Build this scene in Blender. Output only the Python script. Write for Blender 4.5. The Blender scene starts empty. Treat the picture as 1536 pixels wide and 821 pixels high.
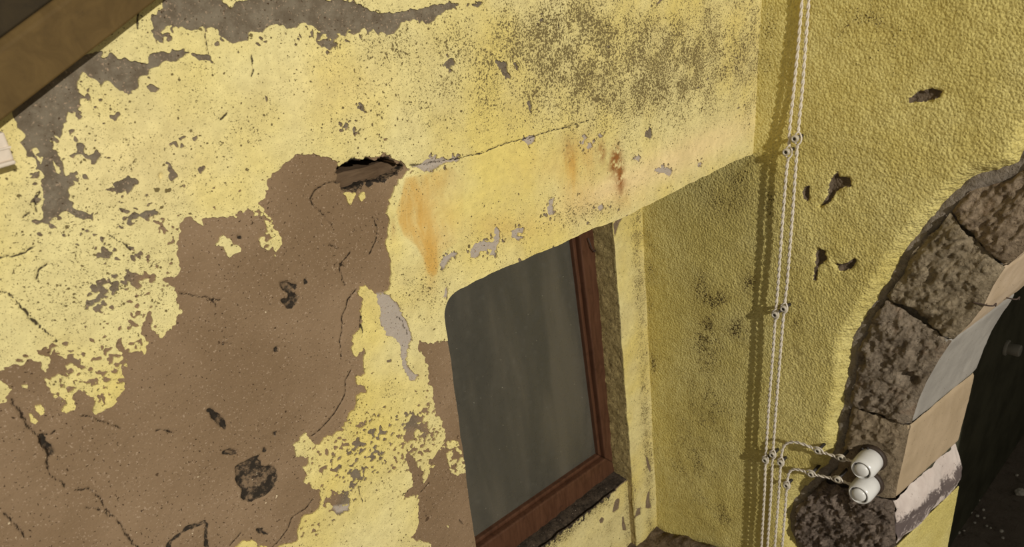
import bpy, math
import numpy as np
from mathutils import Matrix, Vector

# ------------------------------------------------------------------ camera
F_PX = 1150.0
CX, CY = 768.0, 410.5
def _unit(a):
    a = np.array(a, float); return a / np.linalg.norm(a)
_down = _unit([1005 - CX, 3000 - CY, F_PX])
_X = np.array([2113 - CX, -224 - CY, F_PX]); _X = _unit(_X - (_X @ _down) * _down)
_Z = -_down
_Y = np.cross(_Z, _X)
M = np.stack([_X, _Y, _Z])               # world = M @ (right, down, forward)
CAM = -(M @ np.array([1130 - CX, 230 - CY, F_PX])) / F_PX * 1.9   # lintel corner is the origin

scene = bpy.context.scene
cam = bpy.data.cameras.new('camera'); camo = bpy.data.objects.new('camera', cam)
scene.collection.objects.link(camo); scene.camera = camo
R = Matrix([[M[r, 0], -M[r, 1], -M[r, 2]] for r in range(3)]).to_4x4()
camo.matrix_world = Matrix.Translation(Vector(CAM)) @ R
cam.sensor_width = 36.0; cam.lens = F_PX / 1536 * 36.0
cam.clip_start = 0.02; cam.clip_end = 60
cam.dof.use_dof = True; cam.dof.focus_distance = 1.45; cam.dof.aperture_fstop = 8.5

# ------------------------------------------------------------------ light
world = bpy.data.worlds.new('world'); scene.world = world; world.use_nodes = True
world.node_tree.nodes['Background'].inputs[0].default_value = (1.0, 0.95, 0.86, 1)
world.node_tree.nodes['Background'].inputs[1].default_value = 0.26
lamp = bpy.data.lights.new('bulb', 'POINT'); lamp.energy = 1560; lamp.color = (1.0, 0.965, 0.90)
lamp.shadow_soft_size = 0.05
lampo = bpy.data.objects.new('bulb', lamp); scene.collection.objects.link(lampo)
lampo.location = (-2.45, -6.00, 2.70)
vs = scene.view_settings
vs.view_transform = 'Standard'; vs.look = 'None'; vs.gamma = 1; vs.exposure = 0.0; vs.use_curve_mapping = False

# ------------------------------------------------------------------ helpers: picture measurements -> planes
def ray(px, py): return M @ np.array([px - CX, py - CY, F_PX])
def hit(px, py, p0, n):
    d = ray(px, py); n = np.array(n, float)
    return CAM + d * (((np.array(p0, float) - CAM) @ n) / (d @ n))
def w1(px, py, y=0.0): return hit(px, py, (0, y, 0), (0, 1, 0))
def w2(px, py, x=0.0): return hit(px, py, (x, 0, 0), (1, 0, 0))
def back_y(z): return 0.354 + 0.0376 * z                 # battered back of the niche
BN = np.array([0, 1, -0.0376])
def bk(px, py, off=0.0): return hit(px, py, (0, 0.354 + off, 0), BN)
def P1(pts): return np.array([w1(*p)[[0, 2]] for p in pts])
def P2(pts): return np.array([w2(*p)[[1, 2]] for p in pts])

# ------------------------------------------------------------------ helpers: noise and fields
def vnoise(u, v, seed=0):
    rs = np.random.RandomState(seed); T = rs.rand(256, 256).astype(np.float32)
    iu = np.floor(u).astype(int); iv = np.floor(v).astype(int)
    fu = (u - iu); fv = (v - iv); fu = fu * fu * (3 - 2 * fu); fv = fv * fv * (3 - 2 * fv)
    a = T[iv % 256, iu % 256]; b = T[iv % 256, (iu + 1) % 256]; c = T[(iv + 1) % 256, iu % 256]; d = T[(iv + 1) % 256, (iu + 1) % 256]
    return (a * (1 - fu) + b * fu) * (1 - fv) + (c * (1 - fu) + d * fu) * fv
def fbm(u, v, size, oct=4, seed=0, gain=0.5):
    s = 0; a = 1; t = 0
    for k in range(oct):
        s = s + a * (vnoise(u / size * 2 ** k + 17.3 * k, v / size * 2 ** k + 9.1 * k, seed + k) - 0.5); t += a; a *= gain
    return s / t * 2            # about -1..1
def cells(u, v, size, seed=0):
    """distance to the nearest of scattered points, in units of size"""
    rs = np.random.RandomState(seed); A = rs.rand(256, 256); B = rs.rand(256, 256); R_ = rs.rand(256, 256)
    gu, gv = u / size, v / size; iu = np.floor(gu).astype(int); iv = np.floor(gv).astype(int)
    best = np.full(u.shape, 9.0); rad = np.zeros(u.shape)
    for du in (-1, 0, 1):
        for dv in (-1, 0, 1):
            a = (iv + dv) % 256; b = (iu + du) % 256
            d = np.hypot(iu + du + A[a, b] - gu, iv + dv + B[a, b] - gv)
            m = d < best; best = np.where(m, d, best); rad = np.where(m, R_[a, b], rad)
    return best, rad
def smooth(a, b, x):
    t = np.clip((x - a) / (b - a), 0, 1); return t * t * (3 - 2 * t)
FAR = 0.08
def _seg_d2(U, V, p, q):
    dx, dy = q - p; L = dx * dx + dy * dy + 1e-18
    t = np.clip(((U - p[0]) * dx + (V - p[1]) * dy) / L, 0, 1)
    return (U - p[0] - t * dx) ** 2 + (V - p[1] - t * dy) ** 2
def sdf(U, V, poly, far=FAR):
    """signed distance to a polygon (positive inside), clipped to far outside"""
    out = np.full(U.shape, -far)
    u = U[0]; v = V[:, 0]
    i0, i1 = np.searchsorted(u, [poly[:, 0].min() - far, poly[:, 0].max() + far])
    j0, j1 = np.searchsorted(v, [poly[:, 1].min() - far, poly[:, 1].max() + far])
    if i1 <= i0 or j1 <= j0: return out
    u_, v_ = U[j0:j1, i0:i1], V[j0:j1, i0:i1]
    d2 = np.full(u_.shape, 1e9); ins = np.zeros(u_.shape, bool)
    for k in range(len(poly)):
        p, q = poly[k], poly[(k + 1) % len(poly)]
        d2 = np.minimum(d2, _seg_d2(u_, v_, p, q))
        if p[1] != q[1]:
            c = ((p[1] > v_) != (q[1] > v_)) & (u_ < (q[0] - p[0]) * (v_ - p[1]) / (q[1] - p[1]) + p[0]); ins ^= c
    d = np.sqrt(d2); out[j0:j1, i0:i1] = np.where(ins, d, -d)
    return out
def line_d(U, V, pts, far=0.03):
    out = np.full(U.shape, far); u = U[0]; v = V[:, 0]
    i0, i1 = np.searchsorted(u, [pts[:, 0].min() - far, pts[:, 0].max() + far])
    j0, j1 = np.searchsorted(v, [pts[:, 1].min() - far, pts[:, 1].max() + far])
    if i1 <= i0 or j1 <= j0: return out
    u_, v_ = U[j0:j1, i0:i1], V[j0:j1, i0:i1]; d2 = np.full(u_.shape, far * far)
    for p, q in zip(pts[:-1], pts[1:]): d2 = np.minimum(d2, _seg_d2(u_, v_, p, q))
    out[j0:j1, i0:i1] = np.sqrt(d2); return out

# ------------------------------------------------------------------ helpers: objects
def link(o):
    scene.collection.objects.link(o); return o
def tag(o, label=None, cat=None, group=None, kind=None):
    if label: o['label'] = label
    if cat: o['category'] = cat
    if group: o['group'] = group
    if kind: o['kind'] = kind
    return o
def empty(name, loc):
    o = bpy.data.objects.new(name, None); o.empty_display_size = 0.02; o.location = loc; return link(o)
def mesh_obj(name, verts, faces, mat, parent=None, smooth_=True, attrs=None):
    """vertices in world metres; an object parented to an empty is shifted to it"""
    verts = np.asarray(verts, float)
    if parent is not None: verts = verts - np.array(parent.location)
    me = bpy.data.meshes.new(name)
    if isinstance(faces, tuple):            # (loop vertex indices, loop starts)
        loops, starts = faces
        me.vertices.add(len(verts)); me.vertices.foreach_set('co', verts.astype(np.float32).ravel())
        me.loops.add(len(loops)); me.loops.foreach_set('vertex_index', np.asarray(loops, np.int32))
        me.polygons.add(len(starts)); me.polygons.foreach_set('loop_start', np.asarray(starts, np.int32))
        me.update(calc_edges=True)
    else:
        me.from_pydata(verts.tolist(), [], faces); me.update()
    if smooth_: me.polygons.foreach_set('use_smooth', np.ones(len(me.polygons), bool))
    if attrs:
        for k, a in attrs.items():
            at = me.attributes.new(k, 'FLOAT', 'POINT'); at.data.foreach_set('value', np.asarray(a, np.float32))
    me.validate()
    o = bpy.data.objects.new(name, me); me.materials.append(mat)
    if parent is not None: o.parent = parent
    return link(o)

def field_mesh(name, u, v, Fd, H, emb, mat, parent=None, back=None, attrs=None, flip=False):
    """surface over the cells where the field Fd > 0, its outline cut exactly along Fd = 0, with a rim going to back(u, v, h)"""
    ny, nx = Fd.shape; ins = Fd > 0
    U, V = np.meshgrid(u, v)
    keys = list((attrs or {}).keys())
    idx = np.full(Fd.shape, -1, np.int64); idx[ins] = np.arange(ins.sum())
    pu = list(); base = int(ins.sum())
    vu = [U[ins]]; vv = [V[ins]]; vh = [H[ins]]; va = {k: [attrs[k][ins]] for k in keys}
    full = ins[:-1, :-1] & ins[:-1, 1:] & ins[1:, 1:] & ins[1:, :-1]
    some = (ins[:-1, :-1] | ins[:-1, 1:] | ins[1:, 1:] | ins[1:, :-1]) & ~full
    q = np.stack([idx[:-1, :-1][full], idx[:-1, 1:][full], idx[1:, 1:][full], idx[1:, :-1][full]], 1)
    eu, ev, eh = [], [], []; ea = {k: [] for k in keys}; emap = {}
    polys = []; rim = []
    def cross(a, b):
        k = (a, b) if a < b else (b, a)
        if k in emap: return emap[k]
        fa, fb = Fd[a], Fd[b]; t = min(max(fa / (fa - fb), 0.03), 0.97)
        eu.append(U[a] + (U[b] - U[a]) * t); ev.append(V[a] + (V[b] - V[a]) * t); eh.append(H[a] + (H[b] - H[a]) * t)
        for n_ in keys: ea[n_].append(attrs[n_][a] + (attrs[n_][b] - attrs[n_][a]) * t)
        emap[k] = base + len(eu) - 1; return emap[k]
    js, is_ = np.nonzero(some)
    for j, i in zip(js.tolist(), is_.tolist()):
        c = [(j, i), (j, i + 1), (j + 1, i + 1), (j + 1, i)]; poly = []; isx = []
        for k in range(4):
            a, b = c[k], c[(k + 1) % 4]
            if ins[a]: poly.append(int(idx[a])); isx.append(False)
            if ins[a] != ins[b]: poly.append(cross(a, b)); isx.append(True)
        n = len(poly)
        if n >= 3:
            polys.append(poly)
            for k in range(n):
                if isx[k] and isx[(k + 1) % n]: rim.append((poly[k], poly[(k + 1) % n]))
    vu = np.concatenate(vu + [np.array(eu)]); vv = np.concatenate(vv + [np.array(ev)]); vh = np.concatenate(vh + [np.array(eh)])
    out = {k: np.concatenate(va[k] + [np.array(ea[k])]) for k in keys}
    P = emb(vu, vv, vh)
    if back is not None and rim:
        rv = sorted({x for r in rim for x in r}); rm = {x: len(P) + k for k, x in enumerate(rv)}
        top = len(P)
        P = np.concatenate([P, P[rv], back(vu[rv], vv[rv], vh[rv])])          # own copy of the edge keeps it crisp
        nb = len(rv)
        for k in keys: out[k] = np.concatenate([out[k], out[k][rv], out[k][rv]])
        for a, b in rim: polys.append([rm[b], rm[a], rm[a] + nb, rm[b] + nb])
    loops = [q.ravel()]; starts = [np.arange(len(q)) * 4]; tot = len(q) * 4
    l2 = []; s2 = []
    for p in polys: s2.append(tot + len(l2)); l2.extend(p)
    loops.append(np.array(l2, np.int64)); starts.append(np.array(s2, np.int64))
    loops = np.concatenate(loops); starts = np.concatenate(starts)
    if flip:
        tots = np.diff(np.append(starts, len(loops))); 
        order = np.concatenate([np.arange(s + t - 1, s - 1, -1) for s, t in zip(starts, tots)]) if len(starts) else np.array([], int)
        loops = loops[order]
    return mesh_obj(name, P, (loops, starts), mat, parent, True, out)

def tube(path, rad, seg=8, closed_ends=True):
    path = np.asarray(path, float); n = len(path)
    rad = np.full(n, rad) if np.isscalar(rad) else np.asarray(rad)
    tang = np.gradient(path, axis=0); tang /= np.linalg.norm(tang, axis=1)[:, None] + 1e-12
    up = np.array([0.31, 0.17, 0.93]); N = up - tang[0] * (up @ tang[0]); N /= np.linalg.norm(N)
    vs_, fs = [], []
    for k in range(n):
        N = N - tang[k] * (N @ tang[k]); N /= np.linalg.norm(N); B = np.cross(tang[k], N)
        for s in range(seg):
            a = 2 * math.pi * s / seg; vs_.append(path[k] + rad[k] * (math.cos(a) * N + math.sin(a) * B))
    for k in range(n - 1):
        for s in range(seg):
            s2 = (s + 1) % seg; fs.append([k * seg + s, k * seg + s2, (k + 1) * seg + s2, (k + 1) * seg + s])
    if closed_ends: fs.append(list(range(seg))[::-1]); fs.append([(n - 1) * seg + s for s in range(seg)])
    return np.array(vs_), fs
def lathe(prof, origin, axis, seg=28):
    """prof: (radius, distance along axis)"""
    axis = _unit(axis); t = np.array([0, 0, 1.0]) if abs(axis[2]) < 0.9 else np.array([0, 1.0, 0])
    A = _unit(np.cross(axis, t)); B = np.cross(axis, A); vs_, fs = [], []; n = len(prof)
    for r, h in prof:
        for s in range(seg):
            a = 2 * math.pi * s / seg; vs_.append(np.array(origin) + axis * h + r * (math.cos(a) * A + math.sin(a) * B))
    for k in range(n - 1):
        for s in range(seg):
            s2 = (s + 1) % seg; fs.append([k * seg + s, k * seg + s2, (k + 1) * seg + s2, (k + 1) * seg + s])
    fs.append(list(range(seg))[::-1]); fs.append([(n - 1) * seg + s for s in range(seg)])
    return np.array(vs_), fs
def hexa(c8):
    """eight corners: bottom ring 0-3, top ring 4-7"""
    return np.array(c8), [[3, 2, 1, 0], [4, 5, 6, 7], [0, 1, 5, 4], [1, 2, 6, 5], [2, 3, 7, 6], [3, 0, 4, 7]]
def bevel(o, w, seg=2):
    m = o.modifiers.new('bevel', 'BEVEL'); m.width = w; m.segments = seg; m.limit_method = 'ANGLE'; return o

# ------------------------------------------------------------------ helpers: materials
class NT:
    def __init__(self, name, rough=0.9, spec=0.2):
        self.m = bpy.data.materials.new(name); self.m.use_nodes = True; self.t = self.m.node_tree; self.n = self.t.nodes
        self.b = self.n['Principled BSDF']; self.b.inputs['Roughness'].default_value = rough
        self.b.inputs['Specular IOR Level'].default_value = spec
        self.tc = self.n.new('ShaderNodeTexCoord'); self.co = self.tc.outputs['Object']
    def put(self, sock, val):
        if isinstance(val, bpy.types.NodeSocket): self.t.links.new(val, sock)
        elif isinstance(val, (tuple, list)) and len(val) == 3 and sock.type == 'RGBA': sock.default_value = (*val, 1)
        else: sock.default_value = val
    def noise(self, scale, detail=3, rough=0.55, dist=0, co=None, stretch=None):
        x = self.n.new('ShaderNodeTexNoise'); x.inputs['Scale'].default_value = scale; x.inputs['Detail'].default_value = detail
        x.inputs['Roughness'].default_value = rough; x.inputs['Distortion'].default_value = dist
        c = co or self.co
        if stretch:
            mp = self.n.new('ShaderNodeMapping'); mp.inputs['Scale'].default_value = stretch; self.t.links.new(c, mp.inputs[0]); c = mp.outputs[0]
        self.t.links.new(c, x.inputs['Vector']); return x.outputs['Fac']
    def voro(self, scale, feature='F1', rand=1):
        x = self.n.new('ShaderNodeTexVoronoi'); x.feature = feature; x.inputs['Scale'].default_value = scale; x.inputs['Randomness'].default_value = rand
        self.t.links.new(self.co, x.inputs['Vector']); return x.outputs['Distance']
    def attr(self, name):
        x = self.n.new('ShaderNodeAttribute'); x.attribute_name = name; return x.outputs['Fac']
    def math(self, op, a, b=0.0, clamp=False):
        x = self.n.new('ShaderNodeMath'); x.operation = op; x.use_clamp = clamp; self.put(x.inputs[0], a); self.put(x.inputs[1], b); return x.outputs[0]
    def rng(self, v, a, b, c=0.0, d=1.0, sm=True):
        x = self.n.new('ShaderNodeMapRange'); x.interpolation_type = 'SMOOTHSTEP' if sm else 'LINEAR'
        self.put(x.inputs[0], v); self.put(x.inputs[1], a); self.put(x.inputs[2], b); self.put(x.inputs[3], c); self.put(x.inputs[4], d); return x.outputs[0]
    def mix(self, f, a, b, mode='MIX'):
        x = self.n.new('ShaderNodeMix'); x.data_type = 'RGBA'; x.blend_type = mode
        self.put(x.inputs[0], f); self.put(x.inputs[6], a); self.put(x.inputs[7], b); return x.outputs[2]
    def bump(self, h, strength=0.5, dist=0.002, prev=None):
        x = self.n.new('ShaderNodeBump'); x.inputs['Strength'].default_value = strength; x.inputs['Distance'].default_value = dist
        self.put(x.inputs['Height'], h)
        if prev is not None: self.t.links.new(prev, x.inputs['Normal'])
        return x.outputs[0]
    def done(self, col, normal=None, rough=None):
        self.put(self.b.inputs['Base Color'], col)
        if normal is not None: self.t.links.new(normal, self.b.inputs['Normal'])
        if rough is not None: self.put(self.b.inputs['Roughness'], rough)
        return self.m

def mat_paint_back():
    t = NT('yellow_limewash', 0.92, 0.15)
    a = t.rng(t.noise(3.2, 3, .6), .38, .66)
    c = t.mix(a, (.765, .665, .31), (.745, .605, .19))
    pale = t.attr('pale'); c = t.mix(pale, c, (.83, .64, .33))
    fine = t.rng(t.noise(70, 4, .65), .3, .7, .86, 1.06, False)
    c = t.mix(1.0, c, t.mix(0, fine, fine), 'MULTIPLY')
    dirt = t.math('MULTIPLY', t.rng(t.noise(9, 6, .72), .42, .72), .42); c = t.mix(dirt, c, (.54, .44, .20))
    st = t.attr('stain'); sn = t.rng(t.noise(26, 5, .7, .5, stretch=(1, 1, .35)), .3, .66)
    c = t.mix(t.math('MULTIPLY', st, t.rng(sn, 0, 1, .45, 1)), c, (.60, .355, .085))
    ru = t.attr('rust'); c = t.mix(t.math('MULTIPLY', ru, t.rng(t.noise(60, 3, .7), .34, .56), True), c, (.27, .095, .022))
    mo = t.attr('mold')
    big = t.rng(t.noise(17, 5, .7), .3, .7)
    dens = t.math('MULTIPLY', mo, t.rng(big, 0, 1, .62, 1.15))
    sp = t.noise(290, 3, .66); thr = t.rng(dens, 0, 1, .70, .47, False)
    sf = t.rng(t.math('SUBTRACT', sp, thr), 0, .035)
    sp2 = t.noise(620, 2, .55); thr2 = t.rng(dens, 0, 1, .66, .52, False)
    sf2 = t.math('MULTIPLY', t.rng(t.math('SUBTRACT', sp2, thr2), 0, .05), .75)
    c = t.mix(t.math('MULTIPLY', dens, .32, True), c, (.40, .31, .11))
    vd = t.voro(150); vr = t.math('MULTIPLY', t.rng(t.noise(130, 2, .5), .48, .72), t.rng(dens, .05, .9, .22, .62, False))
    pit = t.rng(t.math('SUBTRACT', vr, vd), -.02, .06)
    vd3 = t.voro(64); pit = t.math('MAXIMUM', pit, t.rng(t.math('SUBTRACT', t.math('MULTIPLY', t.rng(t.noise(52, 3, .6), .56, .72), t.rng(dens, .1, .9, .26, .5, False)), vd3), -.01, .04))
    sf = t.math('MAXIMUM', sf, pit)
    c = t.mix(t.math('MAXIMUM', sf, sf2), c, (.165, .125, .05))
    cr = t.math('ADD', t.attr('crack'), t.math('MULTIPLY', t.math('SUBTRACT', t.noise(160, 3), .5), .0018))
    cf = t.rng(cr, .0005, .0015, 1, 0); c = t.mix(cf, c, (.06, .045, .025))
    n = t.bump(t.noise(95, 5, .6), .5, .0035); n = t.bump(t.math('SUBTRACT', 1, sf), .6, .0012, n)
    n = t.bump(t.rng(cr, 0, .002), .5, .0015, n)
    return t.done(c, n)
def mat_plaster():
    t = NT('bare_lime_plaster', 0.95, 0.1)
    a = t.rng(t.noise(4, 4, .6), .35, .68)
    c = t.mix(a, (.205, .135, .075), (.265, .18, .106))
    c = t.mix(t.attr('grey'), c, t.mix(t.rng(t.noise(45, 4, .7), .35, .65), (.135, .105, .07), (.20, .165, .115)))
    c = t.mix(t.attr('lav'), c, (.41, .35, .285))
    g = t.noise(330, 3, .6); c = t.mix(t.rng(g, .60, .68), c, (.36, .26, .17))
    c = t.mix(t.rng(t.noise(300, 2, .5), .66, .70), c, (.065, .04, .022))
    c = t.mix(t.rng(t.noise(55, 2, .5), .735, .75), c, (.09, .055, .03))
    c = t.mix(t.rng(t.noise(120, 1, .4), .80, .82), c, (.62, .50, .33))
    so = t.math('MULTIPLY', t.rng(t.math('ADD', t.attr('soot'), t.math('MULTIPLY', t.math('SUBTRACT', t.noise(120, 4, .65), .5), 6)), -.4, .4), t.rng(t.noise(80, 5, .75), .36, .54, .25, 1), True)
    c = t.mix(so, c, (.032, .025, .018))
    cr = t.math('ADD', t.attr('crack'), t.math('MULTIPLY', t.math('SUBTRACT', t.noise(150, 3), .5), .0022))
    c = t.mix(t.rng(cr, .0004, .0013, 1, 0), c, (.03, .02, .012))
    n = t.bump(t.noise(120, 6, .65), .55, .003); n = t.bump(t.noise(420, 2, .6), .35, .001, n); n = t.bump(t.rng(cr, 0, .002), .6, .002, n)
    return t.done(c, n)
def mat_paint_side():
    t = NT('yellow_roughcast', 0.9, 0.15)
    a = t.rng(t.noise(5, 4, .6), .35, .66)
    c = t.mix(a, (.79, .68, .26), (.72, .60, .195))
    c = t.mix(t.math('MULTIPLY', t.rng(t.noise(45, 5, .7), .45, .72), .45), c, (.46, .36, .09)); c = t.mix(t.math('MULTIPLY', t.rng(t.noise(210, 4, .7), .46, .64), .45), c, (.36, .27, .06))
    mo = t.attr('mold'); big = t.rng(t.noise(16, 4, .6), .32, .66); dens = t.math('MULTIPLY', mo, t.rng(big, 0, 1, .4, 1.2))
    sp = t.noise(230, 3, .62); sf = t.rng(t.math('SUBTRACT', sp, t.rng(dens, 0, 1, .745, .475, False)), 0, .04)
    c = t.mix(t.math('MULTIPLY', dens, .35, True), c, (.30, .22, .08)); c = t.mix(sf, c, (.11, .08, .03))
    ex = t.rng(t.math('ADD', t.attr('bare'), t.math('MULTIPLY', t.math('SUBTRACT', t.noise(130, 4, .6), .5), .012)), -.0006, .0006)
    c = t.mix(ex, c, t.mix(t.noise(90, 4, .7), (.06, .042, .026), (.22, .165, .11)))
    gr = t.math('SUBTRACT', 1, t.voro(165)); n = t.bump(gr, .75, .0034); n = t.bump(t.noise(230, 4, .65), .8, .0034, n)
    return t.done(c, n)
def mat_stone(name, lo, hi, dark, scale=1.0, warm=0.0):
    t = NT(name, 0.93, 0.15)
    c = t.mix(t.rng(t.noise(14 * scale, 5, .65, .5), .32, .68), lo, hi)
    c = t.mix(t.rng(t.noise(42 * scale, 5, .7, .3), .5, .72), c, dark)
    if warm: c = t.mix(t.math('MULTIPLY', t.rng(t.noise(20, 3, .6), .55, .7), warm), c, (.30, .13, .05))
    c = t.mix(t.rng(t.noise(260, 2, .5), .66, .72), c, (.05, .035, .022))
    c = t.mix(t.rng(t.noise(240, 2, .5, co=None), .70, .76), c, (.45, .36, .26))
    n = t.bump(t.noise(85, 6, .7, .8), 1.0, .009); n = t.bump(t.noise(260, 3, .6), .4, .0015, n)
    return t.done(c, n)
def mat_jamb(name, a, b, spots=None):
    t = NT(name, 0.85, 0.2)
    lo = t.attr('low')
    c = t.mix(t.rng(t.noise(11, 4, .6, stretch=(1, 1, .5)), .35, .66), a, b)
    if spots:
        c = t.mix(t.rng(t.math('ADD', t.noise(24, 6, .75, .5), t.math('MULTIPLY', t.math('SUBTRACT', .27, t.math('ABSOLUTE', t.math('SUBTRACT', lo, .62))), .9)), .50, .62), c, spots)
    c = t.mix(t.rng(t.noise(200, 2, .5), .69, .75), c, (.12, .085, .05))
    n = t.bump(t.noise(60, 5, .6), .5, .003); return t.done(c, n)
def mat_wood(name, a, b, rough=.55, scale=(3, 3, 40), ring=9):
    t = NT(name, rough, 0.35)
    g = t.noise(ring, 5, .65, .8, stretch=scale)
    c = t.mix(t.rng(g, .3, .7), a, b)
    c = t.mix(t.math('MULTIPLY', t.rng(t.noise(26, 4, .7), .5, .72), .5), c, tuple(x * .55 for x in a))
    n = t.bump(g, .35, .0012); return t.done(c, n)
def mat_plain(name, col, rough=.5, spec=.4, var=.12, bump=.0006, scale=60):
    t = NT(name, rough, spec)
    v = t.noise(scale, 4, .65)
    c = t.mix(t.rng(v, .35, .7), col, tuple(x * (1 - var) for x in col)); return t.done(c, t.bump(v, .4, bump))

M_PAINT = mat_paint_back(); M_PLASTER = mat_plaster(); M_SIDE = mat_paint_side()

# ================================================================== WALL WITH THE NICHE (faces -y)
HX0 = -1.0                                   # left edge of the niche
def niche_field(U, V):
    """distance into the wall measured from the niche opening (positive = wall)"""
    zt = -0.004 - 0.004 * np.sin(U * 9) + 0.004 * fbm(U, V * 0, .05, 3, 51)
    xl = HX0 + 0.003 * fbm(U * 0, V, .06, 3, 52) + 0.0
    r = 0.035
    dx = U - xl; dz = zt - V                 # inside opening: both positive
    qx, qz = dx - r, dz - r
    d = np.minimum(np.minimum(qx, qz), 0); corner = -np.hypot(np.minimum(qx, 0), np.minimum(qz, 0)) + r
    inside = np.where((qx < 0) & (qz < 0), corner, np.minimum(dx, dz))
    return -inside
HOLE = P1([(507, 262), (510, 254), (518, 247), (530, 243), (545, 240), (562, 238), (572, 235), (586, 240), (600, 245), (607, 250), (601, 254), (596, 262), (588, 265), (572, 271), (556, 272), (545, 275), (535, 281), (523, 285), (512, 279), (507, 271)])
E_MAIN = [(508, 256), (502.5, 243), (492, 236.5), (474, 231), (453, 231), (442.5, 235), (434.7, 240.4), (420, 249.5), (409, 259), (405, 268), (397, 269), (402, 283), (398, 296.5), (391, 301), (384, 304), (386, 318), (385, 330), (375, 315), (362, 317), (354, 314.7), (352, 325), (334, 327), (315, 328), (302, 329), (306, 341), (294.5, 335.6), (289, 328), (275, 326.5), (273.6, 341), (267, 351), (270, 367), (266, 382.5), (271, 401), (271, 406), (266, 415.6), (247, 418), (249, 426), (258, 430), (266, 441), (262, 448), (268, 456), (270, 468), (266, 482), (258, 492), (248, 499), (243, 505), (232, 499), (226, 493), (229, 480), (222, 472), (213, 486), (212, 500), (220, 512), (216, 528), (205, 525), (192, 526), (184, 514), (182, 505), (173, 507), (172, 520), (181, 530), (188, 542), (189, 549), (178, 546), (167, 545), (178, 556), (184, 567), (187, 584), (178, 592), (170, 606), (150, 618), (140, 622), (138, 612), (146, 600), (132, 597), (122, 588), (116, 586), (112, 596), (112, 610), (100, 618), (94, 617), (102, 605), (92, 600), (82, 596), (76, 588), (72, 575), (64, 562), (60, 550), (54, 542), (44, 541), (36, 546), (24, 546), (14, 550), (6, 556), (-8, 560), (-120, 590), (-120, 900), (335, 900), (345, 840), (352, 822), (360, 811), (378, 808), (393, 819), (414, 818), (432, 815.6), (445, 810), (445, 792), (453, 771), (474, 763), (480, 748), (477.7, 735), (466, 735), (463, 727), (450, 724), (457, 710), (449, 701), (458, 695.6), (461, 682.6), (442.5, 685), (440, 667), (447.7, 659), (457, 650), (463, 660), (471, 668), (479, 664), (487, 655), (502.5, 650), (513, 638), (522, 620), (528.5, 614), (533.7, 606), (533.7, 593), (548, 589), (546.8, 580), (536, 574.7), (533.7, 565.5), (546.8, 561.6), (544, 550), (545.5, 530), (544, 522), (531, 534), (527, 522.5), (531, 504), (537.7, 496.5), (543, 481), (539, 470.4), (543, 449.5), (537.7, 438), (544, 427), (552, 431), (562, 439), (573, 440.4), (583, 434), (587, 408.6), (588.5, 393), (584.6, 380), (579, 367), (582, 356), (582, 338), (579, 317), (582, 301.7), (588.5, 286), (596, 273), (606, 262), (614, 252), (607, 247), (590, 238), (573, 228), (560, 236), (540, 240), (525, 243), (512, 250)]
E_STRIP = [(700, 510), (664, 512), (640.6, 514.7), (627.6, 512), (625, 520), (636.7, 533), (640.6, 554), (643, 567), (642, 575), (648, 582.5), (651, 601), (655, 614), (653.6, 620), (661, 632), (665, 646), (666.6, 656.5), (666.6, 672), (655, 675), (651, 682.6), (644.5, 693), (643, 703.5), (635, 721.7), (631.5, 728), (634, 711), (630, 705), (622, 693), (618, 682.6), (609, 675), (608, 682.6), (610.6, 695.6), (614.5, 711), (616, 727), (609, 735), (601.5, 742.5), (606.7, 749), (619.7, 741), (626, 745), (625, 763), (626, 784), (622, 795), (614.5, 805), (630, 813), (646, 815.6), (640, 840), (640, 900), (790, 900), (760, 821), (730, 640)]
E_POCKET = [(609, 663), (606.7, 656.5), (612, 633), (618, 622.6), (635, 625), (634, 632), (625, 633), (619.7, 646), (619.7, 659)]
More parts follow.
